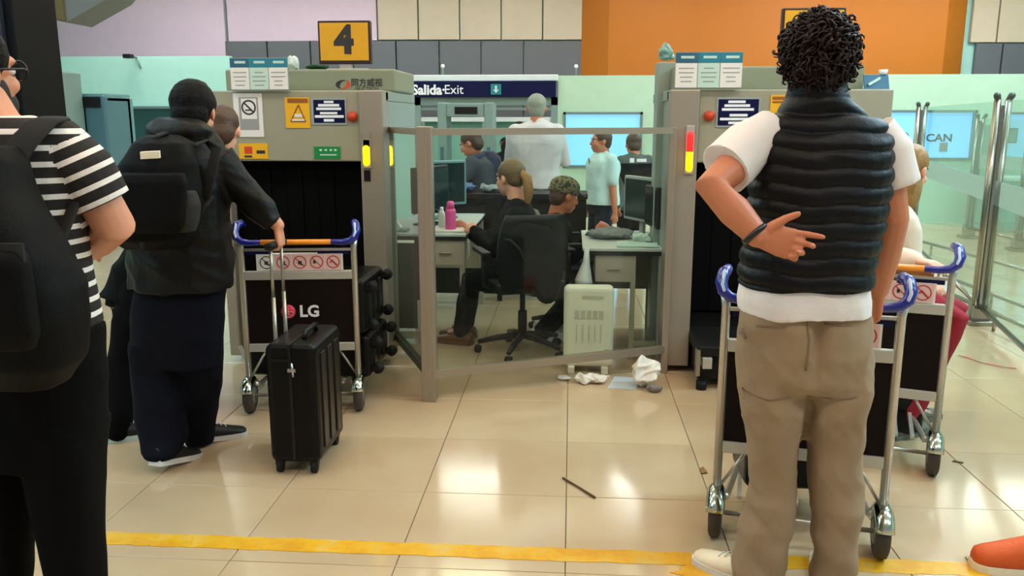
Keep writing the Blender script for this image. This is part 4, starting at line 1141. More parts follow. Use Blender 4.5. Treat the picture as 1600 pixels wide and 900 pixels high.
# ------------------------------------------------------------------ litter on the tiles
a, b = az(880, 749), az(929, 779)
st_ = thing('stick', 'thin brown stick lying on the tile joint', 'stick', ((a.x + b.x) / 2, (a.y + b.y) / 2, 0))
MB().tube([(a.x, a.y, .006), ((a.x + b.x) / 2, (a.y + b.y) / 2 + .006, .005), (b.x, b.y, .006)], [.005, .004, .0055], 8, round_=True).build('shaft', 'stick', st_)
a = az(1099, 737)
lf = thing('dry_leaf', 'small brown scrap on the tile joint by the trolley wheel', 'leaf', tuple(a))
MB().prism([(a.x - .012, a.y - .03, .002), (a.x + .014, a.y - .02, .004), (a.x + .004, a.y + .035, .006), (a.x - .014, a.y + .02, .003)], (0, 0, .004)).build('blade', 'leaf_brown', lf)
a = az(1496, 723)
lf = thing('dark_scrap', 'tiny dark scrap on the tiles right of the trolley wheel', 'scrap', tuple(a))
MB().prism([(a.x - .02, a.y + .008, .001), (a.x + .02, a.y - .012, .001), (a.x + .024, a.y - .002, .003), (a.x - .01, a.y + .014, .003)], (0, 0, .003)).build('blade', 'stick', lf)
pts = [az(1497, 556), az(1512, 560), az(1530, 567), az(1550, 571), az(1570, 575), az(1587, 577)]
rb = thing('ribbon', 'thin red ribbon lying on the bright floor at right', 'ribbon', tuple(pts[0]))
tp = []; bt_ = []
for k, p in enumerate(pts):
    wv = .012 if k < 2 else .007
    tp.append((p.x, p.y + wv, .003 + .004 * (k % 2))); bt_.append((p.x, p.y - wv, .003 + .004 * ((k + 1) % 2)))
n = len(tp)
MB().add(tp + bt_ + [(x, y, z + .0015) for x, y, z in tp] + [(x, y, z + .0015) for x, y, z in bt_], [[2 * n + k, 3 * n + k, 3 * n + k + 1, 2 * n + k + 1] for k in range(n - 1)] + [[k, k + 1, n + k + 1, n + k] for k in range(n - 1)]).build('strip', 'ribbon_red', rb)
a = az(1530, 893)
hr = thing('thread', 'curled grey thread on the floor by the orange sneaker', 'thread', tuple(a))
MB().tube([(a.x - .005, a.y + .09, .003), (a.x - .008, a.y + .05, .004), (a.x + .008, a.y, .003), (a.x - .012, a.y + .004, .003)], .002, 6).build('strand', 'bag_grey', hr)
# ------------------------------------------------------------------ people
def rotz(v, a): return V((v[0] * math.cos(a) - v[1] * math.sin(a), v[0] * math.sin(a) + v[1] * math.cos(a), v[2]))
def skel(x, y, yaw, h, **ov):
    """standing joints; yaw 0 = facing +Y, positive turns to the left"""
    a = R(yaw)
    J = dict(pelvis=(0, 0, .53), neck=(0, -.012, .84), head=(0, .012, .926), hipL=(-.052, 0, .515), hipR=(.052, 0, .515), knL=(-.056, .012, .285), knR=(.056, .012, .285),
             anL=(-.058, -.008, .05), anR=(.058, -.008, .05), shL=(-.105, -.012, .812), shR=(.105, -.012, .812), elL=(-.128, -.018, .635), elR=(.128, -.018, .635), wrL=(-.128, .035, .487), wrR=(.128, .035, .487))
    J = {k: V((x, y, 0)) + rotz(v, a) * h for k, v in J.items()}
    J.update({k: V(v) for k, v in ov.items()})
    J['fwd'] = V((-math.sin(a), math.cos(a), 0)); J['yaw'] = yaw; J['h'] = h
    return J
def mids(*p): # insert midpoints
    o = []
    for a, b in zip(p[:-1], p[1:]): o += [V(a), (V(a) + V(b)) / 2]
    return o + [V(p[-1])]
TORSO = [(-.24, .062, .05), (-.12, .09, .066), (.04, .098, .07), (.28, .087, .062), (.52, .092, .064), (.74, .104, .066), (.87, .106, .058), (.95, .078, .046), (1.03, .036, .036)]
def torso(J, off=0.0, t0=-1, t1=2, kx=1.0, ky=1.0, tab=TORSO):
    h = J['h']; up = (J['neck'] - J['pelvis']); L0 = (J['hipR'] - J['hipL']).normalized(); L1 = (J['shR'] - J['shL']).normalized(); rings = []
    ts = [t for t in tab if t0 <= t[0] <= t1]
    for t, rx, ry in ts:
        q = min(max(t, 0), 1); lat = (L0 * (1 - q) + L1 * q).normalized(); fw = up.normalized().cross(lat).normalized()
        c = J['pelvis'] + up * t
        rings.append(sup(c, lat, fw, rx * h * kx + off, ry * h * ky + off, 22, 2.3))
    return rings
def legs(mb, J, rad, off=0.0, s='LR'):
    h = J['h']
    for k in s:
        p = mids(J['hip' + k], J['kn' + k], J['an' + k]); mb.tube(p, [r * h + off for r in rad], 14, round_=True)
    return mb
def arm(mb, J, k, rad, off=0.0, frac=1.0):
    h = J['h']; p = mids(J['sh' + k], J['el' + k], J['wr' + k]); r = [q * h + off for q in rad]
    if frac < 1:   # cut the sleeve along the upper arm (frac of the upper arm)
        a, b = p[0], p[2]; p = [a, a.lerp(b, frac * .5), a.lerp(b, frac)]; r = [r[0], r[0] * .5 + r[1] * .5, r[1]]
    mb.tube(p, r, 14, round_=True); return mb
R_LEG = (.052, .046, .034, .031, .021); R_ARM = (.031, .028, .0235, .0225, .0165)
def hand(mb, w_, f, n, th, curl=(25, 30, 35, 40), s=1.0, thumb=(35, 25), spread=4, tb=.6):
    """w_ wrist, f finger direction, n palm normal, th thumb direction"""
    f, n = V(f).normalized(), V(n).normalized(); th = (V(th) - f * V(th).dot(f)).normalized(); n = (n - f * n.dot(f) - th * n.dot(th)).normalized()
    rings = []
    for d, wd, tk in ((-.015, .024, .02), (.02, .031, .017), (.055, .039, .015), (.085, .041, .0125), (.094, .036, .009)):
        rings.append(sup(V(w_) + f * d * s, th, n, wd * s, tk * s, 16, 2.6))
    mb.loft(rings)
    for k, (o_, L) in enumerate(((.0295, .073), (.0098, .081), (-.0098, .075), (-.0285, .059))):
        p = V(w_) + f * .084 * s + th * o_ * s; a = 0; sp = R(spread * (1.5 - k)); d0 = (f * math.cos(sp) + th * math.sin(sp)).normalized(); pts = [p - d0 * .012 * s, p]
        for q, fr in enumerate((.46, .3, .26)):
            a += R(curl[k]) * (.8 if q == 0 else 1.0)
            p = p + (d0 * math.cos(a) + n * math.sin(a)) * L * fr * s; pts.append(p)
        mb.tube(pts, [.0095 * s, .0092 * s, .0086 * s, .008 * s, .0068 * s], 10, round_=True)
    p = V(w_) + f * .022 * s + th * .024 * s + n * .006 * s; a = R(thumb[0])
    d1 = (f * math.cos(a) + th * math.sin(a) + n * tb * .35).normalized(); d2 = (f * math.cos(a - R(thumb[1])) + th * math.sin(a - R(thumb[1])) + n * tb * .4).normalized()
    mb.tube([p - d1 * .012 * s, p + d1 * .022 * s, p + d1 * .048 * s, p + d1 * .048 * s + d2 * .03 * s], [.0155 * s, .0135 * s, .0105 * s, .0085 * s], 10, round_=True)
    return mb
def head_frame(J, yaw, pitch=0, roll=0):
    Mx = Matrix.Rotation(R(yaw), 3, 'Z') @ Matrix.Rotation(R(pitch), 3, 'X') @ Matrix.Rotation(R(roll), 3, 'Y')
    return Mx @ V((1, 0, 0)), Mx @ V((0, 1, 0)), Mx @ V((0, 0, 1))
def head(mb, J, B, s=1.0):
    c = J['head']; X_, Y_, Z_ = B
    g = lambda x, y, z: c + (X_ * x + Y_ * y + Z_ * z) * s
    e = lambda p, r: mb.ellip(p, [q * s for q in r], B)
    e(g(0, -.012, .025), (.076, .097, .09)); e(g(0, .026, -.045), (.058, .066, .07)); e(g(0, .055, -.085), (.03, .032, .028))
    e(g(0, .07, .028), (.055, .022, .016))
    e(g(.036, .062, -.03), (.024, .026, .024)); e(g(-.036, .062, -.03), (.024, .026, .024))
    mb.tube([g(0, .088, .012), g(0, .102, -.012), g(0, .106, -.028)], [.009 * s, .012 * s, .014 * s], 8, round_=True)
    e(g(0, .09, -.058), (.022, .01, .008)); e(g(0, .088, -.07), (.019, .01, .008))
    for q in (-1, 1):
        mb.ellip(g(q * .079, -.008, -.008), (.010 * s, .019 * s, .031 * s), (B[0], (B[1] * .95 - B[0] * q * .3).normalized(), B[2]))
    mb.tube([g(0, -.02, -.045), c.lerp(J['neck'], .55) - Y_ * .012 * s, J['neck'] - V((0, 0, .03))], [.054 * s, .055 * s, .066 * s], 16)
    return mb
def face_bits(par, J, B, s=1.0):
    c = J['head']; g = lambda x, y, z: c + (B[0] * x + B[1] * y + B[2] * z) * s
    for q in (-1, 1):
        o = MB().ellip(g(q * .031, .074, .003), (.0145 * s, .011 * s, .0095 * s), B, 10, 6).build('eye', 'eye_white', par)
        MB().ellip(g(q * .031, .0825, .003), (.006 * s, .004 * s, .006 * s), B, 8, 5).build('iris', 'ink', o)
        MB().tube([g(q * .014, .09, .022), g(q * .032, .09, .027), g(q * .05, .078, .02)], [.003 * s, .004 * s, .002 * s], 6).build('eyebrow', 'beard', par)
    MB().tube([g(-.022, .088, -.062), g(0, .0995, -.0625), g(.022, .088, -.062)], [.002 * s, .0045 * s, .002 * s], 6).build('mouth', 'lip', par)
def hair_short(J, B, m, par, s=1.0, vox=.008, seed=1, thick=1.0, amp=.003):
    c = J['head']; g = lambda x, y, z: c + (B[0] * x + B[1] * y + B[2] * z) * s
    mb = MB().ellip(g(0, -.02, .038), [q * s * thick for q in (.087, .102, .09)], B).ellip(g(0, -.055, -.015), [q * s for q in (.074, .06, .075)], B)
    me = remesh(mb, vox, 3); wrinkle(me, amp, 40, seed); return link('hair', me, m, par, True)
def shoe(par, an, yaw, m, ms, L=.275, tip=0.0, zk=1.0):
    """ankle point, toe direction yaw; tip = heel raise angle"""
    o = V(an) - V((0, 0, V(an).z)); a = R(yaw)
    prof = [(-.075, .026, .075), (-.065, .034, .085), (-.03, .038, .09), (.02, .040, .085), (.07, .044, .07), (.12, .047, .058), (.165, .044, .048), (.19, .034, .042), (.2, .018, .034)]
    Rm = Matrix.Rotation(a, 4, 'Z') @ Matrix.Translation((0, .12, 0)) @ Matrix.Rotation(-R(tip), 4, 'X') @ Matrix.Translation((0, -.12, 0)); T_ = lambda v: o + (Rm @ V(v))
    k_ = L / .275; rings = []; sr = []; s2 = []
    for y, wd, hh in prof:
        rings.append([T_((wd * math.cos(q) * k_, y * k_, (.018 + (hh - .018) * max(0, math.sin(q)) ** .7) * k_ * zk)) for q in [math.pi * i / 8 for i in range(9)]] + [T_((x * wd * k_, y * k_, .016 * k_)) for x in (-.6, 0, .6)])
    mb = MB().loft(rings).build('shoe', m, par)
    lo = [T_((wd * 1.06 * k_, y * 1.02 * k_, 0)) for y, wd, hh in prof] + [T_((-wd * 1.06 * k_, y * 1.02 * k_, 0)) for y, wd, hh in prof[::-1]]
    up = T_((0, 0, .024 * k_)) - T_((0, 0, 0))
    sl = MB().prism(lo, up).build('sole', ms, mb)
    lc = MB()
    for q in range(4):
        y = .035 + q * .022; z = .088 - q * .009
        lc.tube([T_((-.02, y, z)), T_((0, y, z + .006)), T_((.02, y, z))], .0028, 5)
    lc.build('laces', ms if m != 'sneaker_orange' else 'sneaker_orange', mb)
    return mb
def pxr(rows, yaw=0, p=2.4, n=28):
    """rings from measured outlines: (y px, x left, x right, Y, half depth)"""
    a = R(yaw); ax, ay = V((math.cos(a), math.sin(a), 0)), V((-math.sin(a), math.cos(a), 0)); out = []
    for y, xl_, xr_, Y, ry in rows:
        A, B = at(xl_, y, Y), at(xr_, y, Y); c = (A + B) / 2
        out.append(sup(c, V((1, 0, 0)), V((0, 1, 0)), (B - A).length / 2, ry, n, p))
    return out
def body(par, J, B, m, vox, hands='LR', hk=None, s=1.0, skin_rad=1.0, extra=None):
    mb = MB().loft(torso(J, -.012)); legs(mb, J, R_LEG, -.004)
    for k in 'LR':
        arm(mb, J, k, [R_ARM[0] * .8, R_ARM[1] * (1 + skin_rad) / 2] + [r * skin_rad for r in R_ARM[2:]])
        f = (J['wr' + k] - J['el' + k]).normalized(); a = dict(f=f, n=J['fwd'].cross(f) * (1 if k == 'L' else -1) if False else ((J['pelvis'] - J['wr' + k]) - f * (J['pelvis'] - J['wr' + k]).dot(f)), th=J['fwd'])
        if hk and k in hk: a.update(hk[k])
        hand(mb, J['wr' + k], a['f'], a['n'], a['th'], a.get('curl', (25, 30, 35, 40)), s * J['h'] / 1.75, a.get('thumb', (35, 25)), tb=a.get('tb', .6), spread=a.get('spread', 4))
        ft = J['an' + k]; fd = J.get('toe' + k, J['fwd']); mb.tube([ft, ft + fd * .05 - V((0, 0, .015)), ft + fd * .1 - V((0, 0, .025))], [.024, .02, .015], 10, round_=True)
    head(mb, J, B, s)
    if extra: extra(mb)
    me = remesh(mb, vox, 3, 'body')
    return link('body', me, m, par, True)

# ---- the man in the quilted vest (nearest, seen from behind)
pm = thing('person', 'man in black quilted vest and khaki trousers, one hand behind his back', 'person', (.775, 2.52, 0))
YV = 2.5
J = skel(.775, 2.52, 0, 1.80, head=at(1276, 88, 2.515), neck=at(1278, 168, 2.5), pelvis=at(1256, 500, 2.52), shL=at(1196, 214, 2.5), shR=at(1374, 214, 2.5),
         elL=at(1112, 292, 2.33), wrL=at(1183, 368, 2.27), elR=at(1394, 340, 2.5), wrR=at(1372, 452, 2.64),
         hipL=at(1208, 520, 2.52), hipR=at(1304, 520, 2.52), knL=at(1206, 690, 2.53), knR=at(1306, 690, 2.53), anL=at(1187, 885, 2.52), anR=at(1303, 885, 2.52))
Bh = head_frame(J, 4, -3)
body(pm, J, Bh, 'skin_tan', .0046, s=1.04, skin_rad=1.12, hk={
    'L': dict(f=(.93, -.1, -.22), n=(0.05, -1, .1), th=(.25, 0, 1), curl=(16, 34, 50, 58), thumb=(48, 12), tb=.25, spread=5),
    'R': dict(f=(.05, .35, -.9), n=(-.9, .3, 0), th=(-.1, .9, .3), curl=(48, 50, 52, 54), thumb=(30, 30))})
face_bits(pm, J, Bh, 1.04)
# curly hair
rg = random.Random(5); c = J['head'] + V((0, -.012, .018))
mb = MB().ellip(c, (.088, .104, .096), Bh).ellip(c + V((0, -.035, -.055)), (.078, .07, .07), Bh)
hb = link('hair', remesh(mb, .009, 3), 'hair_dark_brown', pm, True); wrinkle(hb.data, .006, 55, 2)
cm = MB()
for k in range(1500):
    d = V((rg.gauss(0, 1), rg.gauss(0, 1), rg.gauss(0, 1))).normalized()
    if d.y > .45 and d.z < .35: continue
    if d.z < -.8: continue
    rr = V((d.x * .086, d.y * .104, d.z * .095)) if d.z > -.1 else V((d.x * .083, d.y * .1 - .012, d.z * .118))
    p = c + (Bh[0] * rr.x + Bh[1] * rr.y + Bh[2] * rr.z) * rg.uniform(.93, 1.0)
    dn_ = (V((rg.gauss(0, .8), rg.gauss(0, .8), -1 + rg.gauss(0, .6))) + d * .5); dn_ = (dn_ - d * dn_.dot(d) * .72).normalized()
    sd_ = dn_.cross(d).normalized(); L_ = rg.uniform(.028, .052); am = rg.uniform(.004, .010); ph = rg.uniform(0, 6.28); fr = rg.uniform(5, 8.5); th_ = rg.uniform(.0022, .0042); pts = []
    for q in range(9):
        u_ = q / 8
        pts.append(p + dn_ * L_ * u_ + d * (math.sin(u_ * math.pi * .9) * .014 * rg.uniform(.9, 1.1)) + sd_ * am * math.sin(fr * u_ + ph) + d * am * .8 * math.cos(fr * u_ + ph))
    cm.tube(pts, [th_ * .7, th_, th_ * 1.1, th_ * 1.1, th_ * 1.1, th_, th_ * .9, th_ * .7, th_ * .3], 5)
cm.build('curls', 'hair_dark_brown', hb)
# trousers
mb = MB().loft(pxr([(462, 1156, 1358, 2.505, .13), (500, 1151, 1361, 2.505, .148), (545, 1150, 1362, 2.505, .152), (590, 1153, 1359, 2.51, .14), (606, 1160, 1352, 2.515, .12)]))
mb.loft(pxr([(560, 1152, 1258, 2.51, .13), (610, 1154, 1256, 2.515, .125), (660, 1160, 1252, 2.52, .112), (700, 1166, 1250, 2.525, .1), (760, 1170, 1243, 2.525, .092), (820, 1158, 1236, 2.52, .095), (860, 1148, 1230, 2.52, .098), (910, 1144, 1227, 2.52, .1)]))
mb.loft(pxr([(560, 1255, 1360, 2.51, .13), (610, 1257, 1357, 2.515, .125), (660, 1257, 1353, 2.52, .112), (700, 1259, 1349, 2.525, .1), (760, 1266, 1346, 2.525, .092), (820, 1270, 1342, 2.52, .09), (860, 1270, 1340, 2.52, .092), (910, 1266, 1337, 2.52, .096)]))
me = remesh(mb, .0075, 4); P_ = get_co(me).astype(np.float64); N_ = get_no(me)
f1 = fold_noise(P_, 11, 4, n=3, aniso=(1.2, 1.2, 1.0)) * .012 + fold_noise(P_, 24, 5, n=3) * .006
low = np.clip((.45 - P_[:, 2]) / .45, 0, 1); f1 += np.sin(P_[:, 2] * 46 + P_[:, 0] * 30) * .006 * low
hpx = np.exp(-((P_[:, 2] - .88) / .1) ** 2) * np.exp(-((P_[:, 0] - .72) / .02) ** 2) * (P_[:, 1] < 2.5); f1 -= hpx * .03
set_co(me, P_ + N_ * f1[:, None])
tr = link('trousers', me, 'khaki', pm, True)
from mathutils.bvhtree import BVHTree
bv = BVHTree.FromPolygons([tuple(p) for p in P_ + N_ * f1[:, None]], [tuple(p.vertices) for p in me.polygons])
def on_cloth(px, py, lift=.001):
    q = at(px, py, 2.38); hit = bv.ray_cast(V((q.x, 1.9, q.z)), V((0, 1, 0)))[0]
    return (hit if hit else q) - V((0, lift, 0))
def seam(pix, r_=.0028, name='seam'):
    pts = []
    for (x0, y0), (x1, y1) in zip(pix[:-1], pix[1:]):
        n_ = max(2, int(math.hypot(x1 - x0, y1 - y0) / 7)); pts += [on_cloth(x0 + (x1 - x0) * k / n_, y0 + (y1 - y0) * k / n_) for k in range(n_)]
    return MB().tube(pts, r_, 6).build(name, 'khaki_seam', tr)
seam([(1258, 487), (1262, 530), (1256, 585)], .0032, 'seat_seam')
seam([(1160, 512), (1168, 535), (1178, 528)], .004, 'pocket_flap')
seam([(1184, 512), (1234, 508)], .0028, 'back_pocket_edge'); seam([(1288, 506), (1338, 508)], .0028, 'back_pocket_edge')
seam([(1162, 622), (1205, 628), (1246, 622)], .003, 'knee_seam'); seam([(1264, 622), (1305, 628), (1348, 620)], .003, 'knee_seam')
# white t-shirt under the vest: hem and sleeves
mb = MB().loft(pxr([(200, 1225, 1335, 2.5, .07), (260, 1190, 1372, 2.5, .1), (400, 1172, 1350, 2.5, .12), (440, 1156, 1357, 2.5, .148), (465, 1152, 1360, 2.502, .158), (486, 1153, 1358, 2.505, .158)]))
mb.tube([at(1210, 205, 2.49), at(1170, 228, 2.46), at(1131, 264, 2.395)], [.072, .078, .082], 18, round_=False)
mb.tube([at(1360, 205, 2.5), at(1386, 236, 2.5), at(1400, 290, 2.5)], [.075, .076, .07], 18)
me = remesh(mb, .0075, 3); wrinkle(me, .006, 18, 9, (1, 1, .7)); link('t_shirt', me, 'tee_white', pm, True)
# quilted vest
mb = MB().loft(pxr([(180, 1200, 1366, 2.5, .095), (196, 1184, 1387, 2.5, .112), (225, 1178, 1393, 2.49, .13), (265, 1174, 1392, 2.49, .14), (310, 1169, 1387, 2.49, .145), (360, 1164, 1377, 2.495, .148), (400, 1158, 1366, 2.5, .152), (430, 1154, 1361, 2.5, .156), (446, 1154, 1360, 2.5, .155)], p=2.6))
mb.loft(pxr([(118, 1234, 1320, 2.505, .078), (140, 1231, 1323, 2.5, .082), (160, 1226, 1330, 2.5, .086), (176, 1208, 1356, 2.5, .086), (200, 1190, 1380, 2.5, .1)], p=2.3))
me = remesh(mb, .0055, 4); P_ = get_co(me).astype(np.float64); N_ = get_no(me)
zz = P_[:, 2] + .006 * np.sin(P_[:, 0] * 9 + 1) + .004 * np.sin(P_[:, 0] * 31)
sp_ = .05; ph_ = np.abs(np.sin(math.pi * (zz - .02) / sp_))
f1 = (ph_ ** .6 - .75) * .0115 * (P_[:, 2] < 1.56) + fold_noise(P_, 42, 8, aniso=(.5, .5, 1.4)) * .004
f1 += fold_noise(P_, 12, 3) * .004
set_co(me, P_ + N_ * f1[:, None]); vs_ = link('vest', me, 'vest_black', pm, True)
for x, y in ((1289, 145), (1297, 144)):
    MB().ellip(at(x, y, 2.43), (.004, .002, .004), None, 8, 5).build('logo_dot', 'sign_white', vs_)
# watch
f_ = (J['wrL'] - J['elL']).normalized(); wc = J['wrL'] - f_ * .006
wt = MB().torus(wc, f_, .033, .0085, 24, 8).build('watch_strap', 'watch_black', pm)
MB().disc(wc + V((-.012, .03, .01)), (-.2, 1, .2), .019, .012, 18).build('watch_case', 'watch_black', wt)
shoe(pm, (J['anL'].x - .03, 2.545, .05), 48, 'sole_cream', 'sole_white'); shoe(pm, (J['anR'].x, 2.53, .05), -8, 'sole_cream', 'sole_white')

# ---- traveller in the striped shirt with backpack (left edge)
ps_ = thing('person', 'bearded man in striped t-shirt and black trousers at the left edge', 'person', (-1.25, 2.02, 0))
YS = 2.0
J = skel(-1.25, 2.0, -22, 1.73, head=at(-42, 112, 2.02), neck=at(-5, 192, 2.0), pelvis=at(48, 540, 2.02), shL=at(-92, 232, 1.98), shR=at(106, 232, 2.0), elR=at(178, 352, 2.04), wrR=at(130, 392, 2.27),
         elL=at(-165, 360, 2.0), wrL=at(-120, 420, 2.2), hipL=at(0, 560, 2.02), hipR=at(98, 560, 2.02), knL=at(-4, 800, 2.02), knR=at(110, 800, 2.02), anL=at(-14, 1020, 2.02), anR=at(118, 1020, 2.02))
Bh = head_frame(J, -15, 0)
body(ps_, J, Bh, 'skin_light', .0055, s=1.03, skin_rad=1.3)
face_bits(ps_, J, Bh, 1.03)
c = J['head']; g = lambda x, y, z: c + (Bh[0] * x + Bh[1] * y + Bh[2] * z) * 1.03
hair_short(J, Bh, 'hair_black', ps_, 1.05, .006, 3)
mb = MB().ellip(g(0, .05, -.078), (.056, .05, .05), Bh).ellip(g(.05, .022, -.06), (.018, .03, .05), Bh).ellip(g(-.05, .022, -.06), (.018, .03, .05), Bh)
link('beard', remesh(mb, .006, 3), 'beard', ps_, True)
gl = MB()
for q in (-1, 1):
    gl.torus(g(q * .034, .098, .004), Bh[1], .026, .0035, 20, 6)
    gl.tube([g(q * .06, .096, .008), g(q * .082, .07, .008), g(q * .086, -.01, .004), g(q * .084, -.03, -.012)], .003, 6)
gl.tube([g(-.009, .1, .008), g(.009, .1, .008)], .003, 6)
gl.build('glasses', 'black_plastic', ps_)
mb = MB().loft(pxr([(505, -62, 156, 2.0, .13), (580, -66, 160, 2.01, .14), (660, -62, 161, 2.02, .14), (716, -58, 160, 2.02, .125)]))
mb.loft(pxr([(660, -62, 52, 2.02, .13), (720, -60, 46, 2.02, .115), (800, -58, 42, 2.02, .1), (900, -55, 40, 2.02, .092), (1045, -52, 30, 2.02, .085)]))
mb.loft(pxr([(660, 46, 161, 2.02, .13), (720, 50, 160, 2.02, .115), (800, 61, 158, 2.02, .1), (900, 82, 158, 2.02, .088), (1045, 84, 158, 2.02, .085)]))
me = remesh(mb, .009, 4); wrinkle(me, .006, 14, 12); link('trousers', me, 'trousers_black', ps_, True)
mb = MB().loft(pxr([(180, -46, 44, 2.0, .066), (190, -75, 70, 2.0, .085), (204, -96, 102, 2.0, .1), (230, -108, 122, 1.995, .115), (290, -104, 130, 1.99, .125), (380, -92, 130, 1.995, .125), (440, -82, 138, 2.0, .13), (508, -72, 150, 2.0, .138)]))
for k, sg in (('R', 1), ('L', -1)):
    mb.tube([J['sh' + k] - V((.05 * sg, 0, -.02)), J['sh' + k].lerp(J['el' + k], .3), J['sh' + k].lerp(J['el' + k], .72)], [.078, .084, .078], 18)
me = remesh(mb, .006, 3); wrinkle(me, .004, 16, 14)
P_ = get_co(me).astype(np.float64); st = P_[:, 2].copy(); zt_ = P_[:, 2].copy(); son = np.zeros(len(P_), bool); sa = np.zeros(len(P_))
for k in 'RL':
    A = np.array(J['sh' + k]); Bq = np.array(J['el' + k]); d = Bq - A; L = np.linalg.norm(d); d /= L; s_ = (P_ - A) @ d
    dist = np.linalg.norm(P_ - A - np.outer(s_, d), axis=1)
    tc_ = np.array(at(19, 300, 1.992)); tn = np.sqrt(((P_[:, 0] - tc_[0]) / .198) ** 2 + ((P_[:, 1] - tc_[1]) / .118) ** 2)
    on = (dist / .081 < tn) & (s_ > -.02) & (dist < .12)
    st[on] = s_[on] * -1 + 5; son |= on
nl = len(me.loops); lv = np.empty(nl, np.int32); me.loops.foreach_get('vertex_index', lv)
nf = len(me.polygons); ls_ = np.empty(nf, np.int32); lt_ = np.empty(nf, np.int32); me.polygons.foreach_get('loop_start', ls_); me.polygons.foreach_get('loop_total', lt_)
fo = np.add.reduceat(son[lv].astype(float), ls_) / lt_ > .5; lo_ = np.repeat(fo, lt_)
for k in 'RL':      # every vertex gets its along-the-sleeve value from the nearer arm
    A = np.array(J['sh' + k]); d = np.array(J['el' + k]) - A; d /= np.linalg.norm(d); m_ = (P_[:, 0] > at(19, 300, 1.99).x) == (k == 'R'); sa[m_] = -((P_ - A) @ d)[m_]
at_ = me.attributes.new('stripe', 'FLOAT', 'CORNER'); at_.data.foreach_set('value', np.where(lo_, sa[lv] + 5, zt_[lv]).astype(np.float32))
link('t_shirt', me, 'striped_jersey', ps_, True)
for k in 'LR': shoe(ps_, (J['an' + k].x, 2.0, .05), -22, 'shoe_black', 'black_rubber')
# his backpack
bp = thing('backpack', 'big black backpack on the striped traveller', 'backpack', tuple(at(20, 600, 1.76)))
mb = MB().loft(pxr([(226, -62, 12, 1.80, .07), (250, -78, 26, 1.78, .1), (300, -84, 36, 1.76, .115), (345, -88, 64, 1.75, .12), (400, -92, 96, 1.75, .125), (450, -94, 118, 1.75, .125), (500, -94, 126, 1.75, .12), (560, -92, 122, 1.76, .11), (600, -80, 100, 1.78, .08)], p=3))
me = remesh(mb, .009, 4); wrinkle(me, .006, 14, 22); bb = link('pack_body', me, 'backpack_black', bp, True)
mb = MB().loft(pxr([(390, -70, 36, 1.635, .03), (410, -76, 44, 1.63, .035), (520, -74, 60, 1.63, .035), (545, -66, 54, 1.64, .03)], p=3)); link('front_pocket', remesh(mb, .009, 3), 'backpack_black', bp, True)
MB().obox(at(16, 395, 1.625), (.03, 0, .0), (0, .004, 0), (0, 0, .02)).build('pocket_patch', 'backpack_grey', bp)
def strap(par, pts, wd, th, m, up=(0, -1, 0.3), name='shoulder_strap'):
    rings = []
    pts = [V(p) for p in pts]
    for i, p in enumerate(pts):
        t = (pts[min(i + 1, len(pts) - 1)] - pts[max(i - 1, 0)]).normalized(); X_ = V((1, 0, 0)) if abs(t.x) < .85 else V((0, 0, 1)); sd = (X_ - t * X_.dot(t)).normalized(); n = sd.cross(t)
        rings.append(sup(p, sd, n, wd / 2, th / 2, 12, 3))
    return MB().loft(rings).build(name, m, par)
strap(bp, [at(88, 196, 2.08), at(84, 186, 2.02), at(66, 192, 1.93), at(38, 220, 1.865), at(10, 262, 1.835), at(-2, 300, 1.8)], .075, .016, 'strap_grey')
strap(bp, [at(-70, 196, 2.08), at(-74, 186, 2.02), at(-72, 194, 1.93), at(-66, 220, 1.865), at(-60, 262, 1.835)], .07, .016, 'strap_grey')
strap(bp, [at(66, 460, 1.8), at(84, 400, 1.86), at(112, 330, 1.93), at(128, 270, 2.02)], .03, .01, 'strap_grey', name='lower_strap')

# ---- man in the black hooded jacket at the LG trolley
pj = thing('person', 'man in black hooded jacket leaning to the LG trolley', 'person', (-1.71, 3.4, 0))
J = skel(-1.7, 3.42, -25, 1.72, head=at(304, 176, 3.5), neck=at(292, 222, 3.44), pelvis=at(280, 455, 3.4), shL=at(234, 248, 3.4), shR=at(338, 248, 3.42), elR=at(392, 308, 3.46), wrR=at(434, 352, 3.47),
         elL=at(205, 330, 3.5), wrL=at(230, 370, 3.68), hipL=at(246, 475, 3.4), hipR=at(312, 475, 3.42), knL=at(250, 600, 3.42), knR=at(312, 595, 3.5), anL=at(252, 712, 3.25), anR=at(312, 680, 3.56))
Bh = head_frame(J, 6, -12)
hw = V((-1.262, 3.465, .972))
body(pj, J, Bh, 'skin_light', .0055, hk={'R': dict(f=(.1, .05, -1), n=(-1, .1, -.1), th=(0, 1, .1), curl=(55, 58, 60, 62), thumb=(30, 35))})
face_bits(pj, J, Bh)
hair_short(J, Bh, 'hair_black', pj, 1.09, .006, 4)
mb = MB().loft(pxr([(430, 216, 350, 3.41, .125), (480, 211, 349, 3.41, .135), (530, 207, 347, 3.42, .13), (570, 207, 346, 3.42, .115)]))
mb.loft(pxr([(530, 207, 284, 3.41, .12), (580, 206, 282, 3.41, .105), (640, 214, 290, 3.38, .1), (680, 221, 292, 3.33, .092), (702, 222, 284, 3.29, .085), (714, 228, 278, 3.28, .075)]))
mb.loft(pxr([(530, 272, 347, 3.44, .115), (580, 274, 346, 3.47, .105), (630, 279, 340, 3.52, .09), (675, 288, 334, 3.56, .08), (692, 293, 331, 3.57, .07)]))
me = remesh(mb, .009, 4); wrinkle(me, .008, 13, 31); link('jeans', me, 'jeans_navy', pj, True)
mb = MB().loft(pxr([(205, 258, 330, 3.43, .1), (222, 236, 346, 3.42, .13), (245, 222, 354, 3.41, .145), (300, 212, 356, 3.41, .155), (360, 206, 359, 3.41, .16), (410, 203, 362, 3.41, .16), (450, 206, 362, 3.41, .155)]))
